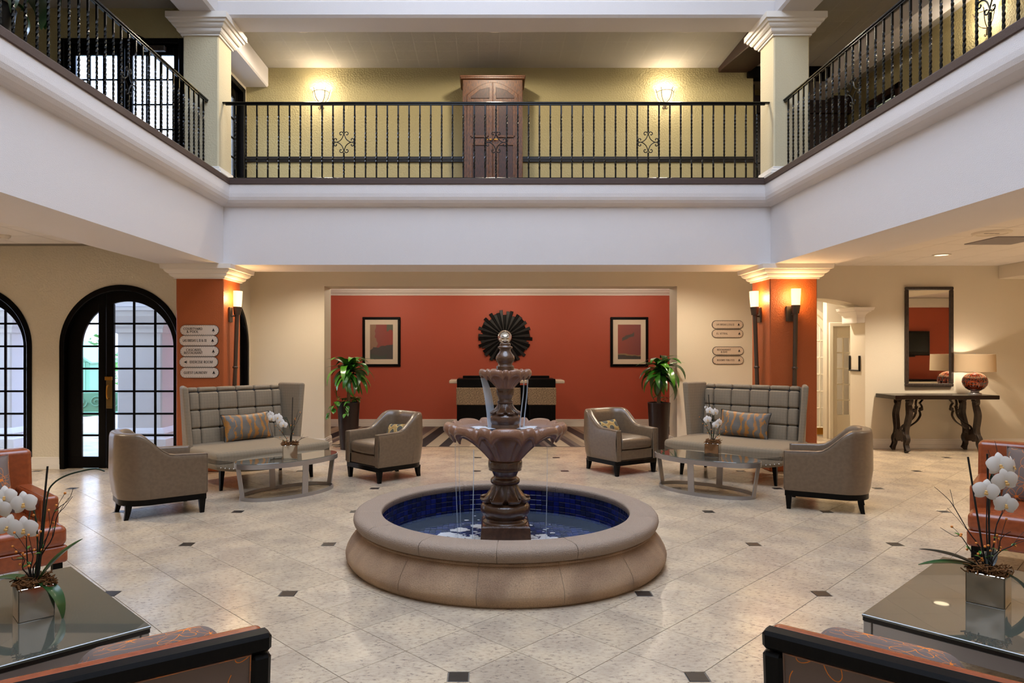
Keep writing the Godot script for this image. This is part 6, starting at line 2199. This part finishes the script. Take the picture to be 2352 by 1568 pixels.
func orchid(label: String, at: Vector3, yaw: float, cube: float, tall: float, flowers: Array, stakes: Array, leaves: Array, twigs: Array, s: float, sd: int) -> void:
	var p := thing("potted_orchid", label, "plant", at, yaw, "white orchids in mirrored cube vases")
	var g := RandomNumberGenerator.new()
	g.seed = sd
	var unturn := Basis(Vector3.UP, -yaw)   # what follows is measured in world directions
	var st := new_st()
	var t := 0.007 * cube / 0.14
	for k in 4:
		box(st, Basis(Vector3.UP, k * PI / 2) * Vector3(0, tall / 2, cube / 2 - t / 2), Vector3(cube, tall, t) if k % 2 == 0 else Vector3(t, tall, cube), 0.0025)
	box(st, Vector3(0, 0.006, 0), Vector3(cube - 0.004, 0.012, cube - 0.004))
	obj("vase", st, M.mercury, p)
	st = new_st()
	box(st, Vector3(0, tall - 0.02, 0), Vector3(cube - 2.2 * t, 0.03, cube - 2.2 * t))
	for k in 190:
		var c := Vector3(g.randf_range(-0.5, 0.5) * cube * 1.05, tall + 0.004 + g.randf() * 0.22 * cube * (1 - g.randf()), g.randf_range(-0.5, 0.5) * cube * 1.05)
		var d := Vector3(g.randfn(), g.randfn() * 0.5, g.randfn()).normalized() * cube * 0.14
		var e := Vector3(g.randfn(), g.randfn(), g.randfn()).normalized() * cube * 0.05
		tube(st, [c - d, c + e, c + d], cube * 0.02, 4, false)
	obj("moss", st, M.moss, p).set_meta("kind", "stuff")
	var root := Vector3(0, tall, 0)
	for e in stakes:
		var a: Vector3 = unturn * Vector3(e[0], 0, e[1]) + root
		var b: Vector3 = unturn * Vector3(e[2], 0, e[3]) + Vector3(0, e[4] , 0)
		st = new_st()
		tube(st, [a, a.lerp(b, 0.5), b], 0.0042 * s, 6)
		obj("stake", st, M.stake, p)
	if flowers.size():
		var mid := Vector3.ZERO
		for f in flowers:
			mid += Vector3(f[0], f[1], f[2]) / flowers.size()
		for k in 2:
			var e: Array = flowers[k * (flowers.size() - 1)]
			var tip := unturn * Vector3(e[0], e[1], e[2] - 0.02)
			st = new_st()
			tube(st, curve([root + unturn * Vector3(0.01 * k, 0, 0), unturn * Vector3(0.01, lerpf(tall, mid.y, 0.5), -0.01), unturn * Vector3(mid.x * 0.4 + 0.01, mid.y + 0.02 * k, -0.015), tip], 16), 0.0028 * s, 6)
			obj("stem", st, M.stem_green, p)
	for f in flowers:
		flower(p, unturn * Vector3(f[0], f[1], f[2]), -yaw + f[3], f[4], f[5], g.randf_range(-0.25, 0.25))
	for e in leaves:   # [yaw, pitch, length, width, droop, dark]
		obj("leaf", blade(e[2], e[3], e[4], 0.28, 12), M.orchid_leaf_dark if e[5] else M.orchid_leaf, p, Transform3D(Basis.from_euler(Vector3(e[1], e[0] - yaw, 0)), root + unturn * Vector3(sin(e[0]) * 0.015, 0.005, cos(e[0]) * 0.015)))
	var bud := SphereMesh.new()
	bud.radius = 0.0055 * s
	bud.height = 0.011 * s
	bud.radial_segments = 7
	bud.rings = 4
	var sprig := blade(0.03 * s, 0.012 * s, 0.6, 0.2, 4).commit()
	for e in twigs:   # end point dx, y, dz, with buds or bare
		var b := unturn * Vector3(e[0], e[1], e[2])
		var pts := [root + unturn * Vector3(e[0] * 0.1, 0, e[2] * 0.1)]
		for i in 4:
			var f := (i + 1) / 5.0
			pts.append(root.lerp(b, f) + Vector3(0, (e[1] - tall) * 0.16 * sin(f * PI), 0) + Vector3(g.randfn(), g.randfn(), g.randfn()) * 0.008 * s)
		pts.append(b)
		st = new_st()
		tube(st, curve(pts, 14), [0.003 * s, 0.003 * s, 0.0028 * s, 0.0027 * s, 0.0025 * s, 0.0024 * s, 0.0023 * s, 0.0021 * s, 0.002 * s, 0.0018 * s, 0.0016 * s, 0.0014 * s, 0.0013 * s, 0.0012 * s, 0.001 * s], 5)
		for k in 2:
			var q: Vector3 = pts[2 + k]
			var q2 := q + (b - root).normalized() * 0.07 * s + Vector3(g.randfn(), g.randf(), g.randfn()) * 0.03 * s
			tube(st, [q, q.lerp(q2, 0.5) + Vector3(0, 0.004, 0), q2], 0.0011 * s, 4)
			if e[3]:
				obj("bud", bud, M.bud, p, xf(q2))
				obj("bud", bud, M.bud, p, xf(q + Vector3(g.randfn(), g.randfn(), g.randfn()) * 0.012 * s))
				obj("leaflet", sprig, M.leaf1, p, Transform3D(Basis.from_euler(Vector3(-0.6, g.randf() * TAU, 0)), q))
		obj("twig", st, M.twig, p)


func plants() -> void:
	dracaena("dracaena with trailing ivy in a tall brown planter left of the alcove", V(-2.2, 0, 11.02), 5, true, 0.735)
	dracaena("dracaena with bare soil in a tall brown planter right of the alcove", V(2.71, 0, 11.02), 9, false, 0.735)
	orchid("white orchid in a mirrored cube on the left foreground table", V(-1.89, 0.4505, 2.90), 0.75, 0.128, 0.134,
		[[-0.1, 0.50, 0.03, 0.3, -0.1, 1.0], [-0.108, 0.452, 0.05, 0.2, 0.1, 1.05], [-0.014, 0.475, 0.04, 0.25, -0.05, 1.1], [-0.066, 0.385, 0.06, 0.2, 0.0, 1.1], [0.0, 0.375, 0.06, 0.25, 0.05, 1.15]],
		[[0.012, 0.0, 0.058, 0.0, 0.62]], [[2.0, -1.0, 0.23, 0.075, 0.45, false], [1.35, 0.0, 0.22, 0.06, 1.7, false], [-1.7, -0.25, 0.24, 0.062, 0.7, false], [-2.2, -0.15, 0.2, 0.055, 0.6, true]],
		[[0.165, 0.53, 0.0, true], [0.15, 0.49, -0.02, false], [-0.03, 0.41, 0.05, true], [0.03, 0.3, 0.06, true], [-0.05, 0.26, 0.06, true], [0.05, 0.33, -0.02, true]], 1.0, 3)
	var lo: Node3D = get_node("potted_orchid")
	var st := new_st()
	var un := Basis(Vector3.UP, -0.75)
	var arch := []
	for e in [[0.012, 0.134], [0.03, 0.3], [0.05, 0.49], [0.075, 0.545], [0.13, 0.58], [0.2, 0.6], [0.255, 0.608], [0.29, 0.598]]:
		arch.append(un * Vector3(e[0], 0, -0.01) + Vector3(0, e[1], 0))
	tube(st, curve(arch, 28), 0.0034, 6)
	obj("flower_spike", st, M.stem_green, lo)
	orchid("white orchid in a mirrored cube on the right foreground table", V(2.20, 0.4505, 3.06), -0.8, 0.142, 0.134,
		[[0.028, 0.605, 0.03, -0.15, -0.1, 1.2], [0.112, 0.592, -0.01, 0.7, -0.1, 1.0], [0.036, 0.54, 0.05, -0.1, 0.1, 1.2], [-0.046, 0.497, 0.05, -0.5, 0.0, 1.1], [0.032, 0.44, 0.06, -0.3, 0.1, 1.05]],
		[[-0.01, 0.0, -0.09, 0.0, 0.635], [0.0, 0.01, -0.012, 0.01, 0.65]], [[-1.75, -0.3, 0.27, 0.06, 0.55, false], [-1.95, -0.5, 0.26, 0.05, 0.5, true], [1.3, 0.1, 0.25, 0.075, 1.5, false], [2.4, -0.7, 0.16, 0.05, 0.6, true]],
		[[-0.225, 0.5, -0.02, false], [-0.225, 0.33, 0.02, true], [0.1, 0.47, -0.02, false], [0.14, 0.28, 0.02, true], [0.06, 0.32, 0.05, true], [-0.05, 0.24, 0.07, true], [0.05, 0.7, -0.03, false], [-0.1, 0.24, 0.05, true]], 1.0, 5)
	orchid("small white orchid in a mirrored cube on the left oval table", V(-2.12, 0.3955, 7.46), 0.35, 0.15, 0.155,
		[[-0.2, 0.472, 0.02, -0.3, 0.0, 1.0], [-0.18, 0.44, 0.03, 0.0, 0.0, 1.0], [-0.115, 0.447, 0.03, 0.1, 0.0, 1.05], [-0.095, 0.405, 0.03, 0.0, 0.1, 1.0], [-0.055, 0.37, 0.04, 0.2, 0.1, 1.0]],
		[[0.02, 0.0, 0.032, 0.0, 0.66]], [], [[0.1, 0.53, 0.0, true], [0.13, 0.5, 0.0, false], [0.2, 0.24, 0.0, false], [-0.12, 0.32, 0.0, true], [-0.1, 0.22, 0.03, true], [0.06, 0.42, 0.02, true]], 1.0, 7)
	orchid("small white orchid in a mirrored cube on the right oval table", V(2.48, 0.3955, 7.67), -0.5, 0.15, 0.145,
		[[-0.045, 0.5, 0.03, 0.0, 0.0, 1.0], [0.016, 0.485, 0.03, 0.3, 0.0, 1.0], [-0.068, 0.405, 0.03, -0.2, 0.0, 1.0], [0.02, 0.345, 0.04, 0.2, 0.0, 1.0], [0.06, 0.375, 0.03, 0.4, 0.0, 0.95], [-0.075, 0.535, 0.0, 0.0, 0.0, 0.45]],
		[[-0.005, 0.0, -0.048, 0.0, 0.675]], [], [[-0.1, 0.64, 0.0, false], [0.02, 0.66, 0.0, false], [-0.14, 0.42, 0.0, true], [0.12, 0.4, 0.0, true], [0.1, 0.26, 0.02, true], [-0.05, 0.3, 0.03, true]], 1.0, 8)
	# dark plant on the left gallery
	var p := thing("gallery_plant", "dark leafy plant in a black pot behind the left gallery railing", "plant", V(-4.5, 3.73, 6.2))
	st = new_st()
	lathe(st, [Vector2(0.0, 0.0), Vector2(0.16, 0.0), Vector2(0.16, 0.0), Vector2(0.25, 0.85), Vector2(0.26, 0.9), Vector2(0.23, 0.9), Vector2(0.22, 0.84)], 32)
	obj("pot", st, M.black_wood, p)
	st = new_st()
	lathe(st, [Vector2(0.23, 0.86), Vector2(0.0, 0.88)], 20)
	obj("soil", st, M.soil, p)
	var g := RandomNumberGenerator.new()
	g.seed = 14
	var bm := blade(0.34, 0.13, 1.5, 0.25, 8).commit()
	for k in 30:
		var a := g.randf() * TAU
		var top := Vector3(sin(a) * g.randf_range(0.05, 0.3), g.randf_range(0.95, 1.35), cos(a) * 0.2)
		if k % 3 == 0:
			top.x = g.randf_range(0.2, 0.5)
		st = new_st()
		tube(st, curve([Vector3(sin(a) * 0.08, 0.85, cos(a) * 0.08), top.lerp(Vector3(0, 1.0, 0), 0.5) + Vector3(0, 0.1, 0), top], 6), 0.006, 5)
		obj("stalk", st, M.stem_green, p)
		obj("leaf", bm, M.leaf2, p, Transform3D(Basis.from_euler(Vector3(g.randf_range(-0.3, 0.7), a, 0)), top))


# ------------------------------------------------------------------ right wall: mirror, console table, lamp
func ribbon(pts: Array, w: Array, n := 30) -> PackedVector2Array:
	var c := Curve2D.new()
	for i in pts.size():
		var t: Vector2 = (pts[mini(i + 1, pts.size() - 1)] - pts[maxi(i - 1, 0)]) / 6.0
		c.add_point(pts[i], -t, t)
	var a := PackedVector2Array()
	var b := PackedVector2Array()
	for i in n + 1:
		var f := float(i) / n * (pts.size() - 1)
		var p := c.samplef(f)
		var q := c.samplef(minf(f + 0.02, pts.size() - 1)) - c.samplef(maxf(f - 0.02, 0))
		var m := Vector2(-q.y, q.x).normalized()
		var k := mini(int(f), pts.size() - 2)
		var hw := lerpf(w[k], w[k + 1], f - k)
		a.append(p + m * hw)
		b.append(p - m * hw)
	b.reverse()
	a.append_array(b)
	return a


func right_wall() -> void:
	var m := thing("wall_mirror", "tall dark framed mirror over the console table, reflecting an orange wall", "mirror", V(7.0, 1.778, 11.07))
	var hw := 0.38
	var hh := 0.79
	for e in [[Vector3(0, hh - 0.025, 0.025), Vector3(2 * hw, 0.05, 0.05)], [Vector3(0, -hh + 0.025, 0.025), Vector3(2 * hw, 0.05, 0.05)], [Vector3(-hw + 0.025, 0, 0.025), Vector3(0.05, 2 * hh - 0.1, 0.05)], [Vector3(hw - 0.025, 0, 0.025), Vector3(0.05, 2 * hh - 0.1, 0.05)]]:
		obj("frame", box_at(e[0], e[1], 0.01), M.mirror_frame, m)
	obj("mirror_glass", box_at(Vector3(0, 0, 0.012), Vector3(2 * hw - 0.09, 2 * hh - 0.09, 0.016)), M.mirror, m)
	# console table on carved trestles
	var t := thing("console_table", "dark console table on carved scrolled legs under the mirror", "table", V(6.935, 0, 10.77))
	obj("top", box_at(Vector3(0, 0.85, 0), Vector3(1.57, 0.062, 0.55), 0.006), M.slate_speck, t)
	for s in [-1.0, 1.0]:
		for f in [-1.0, 1.0]:   # rear, front
			var prof := ribbon([Vector2(f * 0.15, 0.82), Vector2(f * 0.15, 0.77), Vector2(f * 0.135, 0.74), Vector2(f * 0.155, 0.68), Vector2(f * 0.175, 0.58), Vector2(f * 0.15, 0.47), Vector2(f * 0.12, 0.36), Vector2(f * 0.135, 0.27), Vector2(f * 0.165, 0.2), Vector2(f * 0.15, 0.13), Vector2(f * 0.175, 0.07), Vector2(f * 0.2, 0.022)], [0.06, 0.06, 0.034, 0.046, 0.05, 0.048, 0.044, 0.036, 0.046, 0.034, 0.03, 0.045], 60)
			var st := new_st()
			# local xy of the profile is (towards the room, up); thickness runs along the table
			prism(st, prof, -0.032, 0.032, Transform3D(Basis(Vector3.BACK, Vector3(s * -0.075, 1, 0).normalized(), Vector3.LEFT), Vector3(s * 0.565, 0, 0)), 0.008)
			obj("leg", st, M.table_wood, t)
		var st := new_st()
		var cp := PackedVector2Array([Vector2(-0.14, 0.19), Vector2(-0.14, 0.27)])
		for i in 17:
			var u := i / 16.0
			cp.append(Vector2(lerpf(-0.11, 0.11, u), 0.285 + 0.035 * absf(sin(u * PI * 2.0)) + 0.03 * sin(u * PI)))
		cp.append_array(PackedVector2Array([Vector2(0.14, 0.27), Vector2(0.14, 0.19)]))
		for i in 17:
			var u := 1.0 - i / 16.0
			cp.append(Vector2(lerpf(-0.11, 0.11, u), 0.185 - 0.03 * absf(sin(u * PI * 2.0))))
		prism(st, cp, -0.026, 0.026, Transform3D(Basis(Vector3.BACK, Vector3.UP, Vector3.LEFT), Vector3(s * 0.545, 0, 0)), 0.006)
		obj("stretcher", st, M.table_wood, t)
		st = new_st()
		var br := ribbon([Vector2(s * 0.52, 0.27), Vector2(s * 0.5, 0.36), Vector2(s * 0.42, 0.42), Vector2(s * 0.33, 0.49), Vector2(s * 0.285, 0.57), Vector2(s * 0.29, 0.64), Vector2(s * 0.265, 0.68), Vector2(s * 0.285, 0.75), Vector2(s * 0.25, 0.82)], [0.05, 0.045, 0.036, 0.042, 0.046, 0.028, 0.05, 0.036, 0.05], 48)
		prism(st, br, -0.028, 0.028, xf(Vector3(0, 0, 0.0)), 0.007)
		obj("scroll_brace", st, M.table_wood, t)
		st = new_st()
		for e in [[0.335, 0.63, 0.03], [0.235, 0.655, 0.026], [0.47, 0.325, 0.034]]:
			prism(st, arc(s * e[0], e[1], e[2], 0, 340, 17), -0.024, 0.024, Transform3D.IDENTITY, 0.006)
		obj("carved_volute", st, M.table_wood, t)
	# lamp
	var l := thing("table_lamp", "amber ribbed table lamp with cream drum shade on the console table", "lamp", V(7.52, 0.8815, 10.75))
	var st := new_st()
	lathe(st, [Vector2(0.0, 0.0), Vector2(0.088, 0.0), Vector2(0.088, 0.0), Vector2(0.088, 0.02), Vector2(0.08, 0.024), Vector2(0.055, 0.03), Vector2(0.055, 0.045), Vector2(0.065, 0.052), Vector2(0.05, 0.06)], 40)
	obj("foot", st, M.aluminium, l)
	st = new_st()
	lathe(st, [Vector2(0.04, 0.052), Vector2(0.075, 0.062), Vector2(0.125, 0.095), Vector2(0.16, 0.145), Vector2(0.172, 0.195), Vector2(0.165, 0.245), Vector2(0.138, 0.29), Vector2(0.095, 0.32), Vector2(0.05, 0.335), Vector2(0.03, 0.338)], 160, Vector3.ZERO, func(a, r, y): return Vector2(r * (1.0 - 0.045 * pow(absf(cos(a * 10.0)), 6.0)), y))
	obj("ribbed_body", st, M.amber, l)
	st = new_st()
	lathe(st, [Vector2(0.02, 0.335), Vector2(0.022, 0.35), Vector2(0.012, 0.356), Vector2(0.009, 0.43)], 16)
	obj("stem", st, M.aluminium, l)
	st = new_st()
	lathe(st, [Vector2(0.272, 0.352), Vector2(0.264, 0.62), Vector2(0.264, 0.62), Vector2(0.261, 0.62), Vector2(0.261, 0.62), Vector2(0.269, 0.352)], 56)
	obj("shade", st, M.linen, l)
	st = new_st()
	for k in 3:
		var a := TAU * k / 3.0
		tube(st, [Vector3(0, 0.6, 0), Vector3(sin(a) * 0.262, 0.61, cos(a) * 0.262)], 0.002, 4)
	tube(st, [Vector3(0, 0.43, 0), Vector3(0, 0.64, 0)], 0.004, 6)
	obj("shade_spider", st, M.aluminium, l)
	var bulb := SphereMesh.new()
	bulb.radius = 0.035
	bulb.height = 0.07
	obj("bulb", bulb, M.shade_glow, l, xf(Vector3(0, 0.47, 0)))
	omni(Vector3(0, 0.47, 0), WARM_WHITE, 0.3, 0.035, l)
	# small empty frame on the arch's jamb
	var f := thing("sign_holder", "small dark U shaped holder on the arch's yellow lit jamb", "frame", V(6.0, 1.35, 11.37), -PI / 2)
	for e in [[Vector3(-0.15, 0, 0.012), Vector3(0.022, 0.25, 0.03)], [Vector3(0.15, 0, 0.012), Vector3(0.022, 0.25, 0.03)], [Vector3(0, -0.115, 0.012), Vector3(0.28, 0.022, 0.03)]]:
		obj("bar", box_at(e[0], e[1], 0.003), M.dark_brown, f)


# ------------------------------------------------------------------ signs
func pill(w: float, h: float) -> PackedVector2Array:
	var p := arc(w / 2 - h / 2, 0, h / 2, -90, 90, 14)
	p.append_array(arc(-w / 2 + h / 2, 0, h / 2, 90, 270, 14))
	return p


func text_mesh(t: String, size: float, heavy := 500) -> TextMesh:
	var f := SystemFont.new()
	f.font_names = PackedStringArray(["Droid Sans"])
	f.font_weight = heavy
	var m := TextMesh.new()
	m.text = t
	m.font = f
	m.font_size = 32
	m.pixel_size = size / 32.0
	m.depth = 0.003
	m.curve_step = 1.0
	m.horizontal_alignment = HORIZONTAL_ALIGNMENT_LEFT
	m.vertical_alignment = VERTICAL_ALIGNMENT_CENTER
	return m


# lines: [text, x of its left end, y, size]; arrow: [x, turn]
func oval_sign(label: String, at: Vector3, yaw: float, lines: Array, arrow: Array, dark_rim: float) -> void:
	var s := thing("direction_sign", label, "sign", at, yaw, "oval direction signs")
	var w := 0.498
	var h := 0.135
	var st := new_st()
	prism(st, pill(w, h), 0.0, 0.012, Transform3D.IDENTITY, 0.002, true)
	obj("rim", st, M.sign_ink, s)
	st = new_st()
	prism(st, pill(w - dark_rim * 2, h - dark_rim * 2), 0.011, 0.0145, Transform3D.IDENTITY, 0.0006, true)
	obj("plate", st, M.sign_plate, s)
	st = new_st()
	for k in 13:
		var x := -0.165 + 0.33 * k / 12.0
		for e in [-1.0, 1.0]:
			box(st, Vector3(x, e * (h / 2 - dark_rim - 0.009), 0.0147), Vector3(0.011, 0.0035, 0.001), 0.0, Basis(Vector3.BACK, 0.3 * (1 if k % 2 else -1)))
	for e in [-1.0, 1.0]:
		for k in 5:
			var a := deg_to_rad(-64.0 + 32.0 * k)
			var r := h / 2 - dark_rim - 0.009
			box(st, Vector3(e * (w / 2 - h / 2 + cos(a) * r), sin(a) * r, 0.0147), Vector3(0.0035, 0.01, 0.001), 0.0, Basis(Vector3.BACK, e * a))
	obj("border_marks", st, M.sign_ink, s)
	for l in lines:
		obj("lettering", text_mesh(l[0], l[3]), M.sign_ink, s, Transform3D(Basis.from_scale(Vector3(l[4] if l.size() > 4 else 1.0, 1, 1)), Vector3(l[1], l[2], 0.0155)))
	st = new_st()
	var b := Basis(Vector3.BACK, arrow[1])
	prism(st, PackedVector2Array([Vector2(0, 0.026), Vector2(0.019, -0.018), Vector2(0.005, -0.012), Vector2(-0.005, -0.012), Vector2(-0.019, -0.018)]), 0.0145, 0.0165, Transform3D(b, Vector3(arrow[0], 0, 0)))
	prism(st, arc(0, -0.024, 0.004, 0, 330, 11), 0.0145, 0.0165, Transform3D(b, Vector3(arrow[0], 0, 0)))
	obj("arrow", st, M.sign_ink, s)


func signs() -> void:
	var z := 8.9505
	oval_sign("oval courtyard and pool sign, topmost of five on the left orange column", V(-3.698, 1.818, z), 0, [["COURTYARD", -0.205, 0.017, 0.042, 1.05], ["& POOL", -0.165, -0.02, 0.042, 1.05]], [0.18, 0.0], 0.004)
	oval_sign("oval sign with roman numerals, second from the top on the left orange column", V(-3.708, 1.684, z), 0, [["LAS BRISAS I, II & III", -0.205, 0.0, 0.043, 0.79]], [0.18, 0.0], 0.004)
	oval_sign("oval two-line restaurant sign, middle of five on the left orange column", V(-3.698, 1.546, z), 0, [["CASCABEL", -0.17, 0.018, 0.042, 1.05], ["RESTAURANT", -0.2, -0.02, 0.042, 0.98]], [0.18, 0.0], 0.004)
	oval_sign("oval exercise room sign with arrow pointing left, on the left orange column", V(-3.708, 1.409, z), 0, [["EXERCISE ROOM", -0.115, 0.0, 0.044, 0.92]], [-0.165, PI / 2], 0.004)
	oval_sign("oval guest laundry sign, lowest on the left orange column", V(-3.698, 1.272, z), 0, [["GUEST LAUNDRY", -0.2, 0.0, 0.044, 0.91]], [0.185, 0.0], 0.004)
	z = 11.0705
	oval_sign("oval sign with roman numerals, topmost on the cream wall right of the alcove", V(3.81, 1.969, z), 0, [["LAS BRISAS I, II & III", -0.18, 0.0, 0.04, 0.78]], [0.175, 0.0], 0.0075)
	oval_sign("oval two-word sign, second from top on the cream wall right of the alcove", V(3.81, 1.827, z), 0, [["EL VITRAL", -0.18, 0.0, 0.04, 1.05]], [0.185, 0.0], 0.0075)
	oval_sign("oval restaurant and bar sign on the cream wall right of the alcove", V(3.818, 1.553, z), 0, [["RESTAURANT", -0.18, 0.017, 0.038, 1.0], ["& BAR", -0.12, -0.019, 0.038, 1.0]], [0.175, 0.0], 0.0075)
	oval_sign("oval room number sign, lowest on the cream wall right of the alcove", V(3.818, 1.405, z), 0, [["ROOMS 186-193", -0.18, 0.0, 0.04, 0.95]], [0.175, 0.0], 0.0075)
	oval_sign("oval sign with room numbers 200-25 under the right gallery's sconce", V(6.1995, 5.2, 8.5), -PI / 2, [["200-25", -0.12, 0.0, 0.05]], [0.18, 0.0], 0.0075)
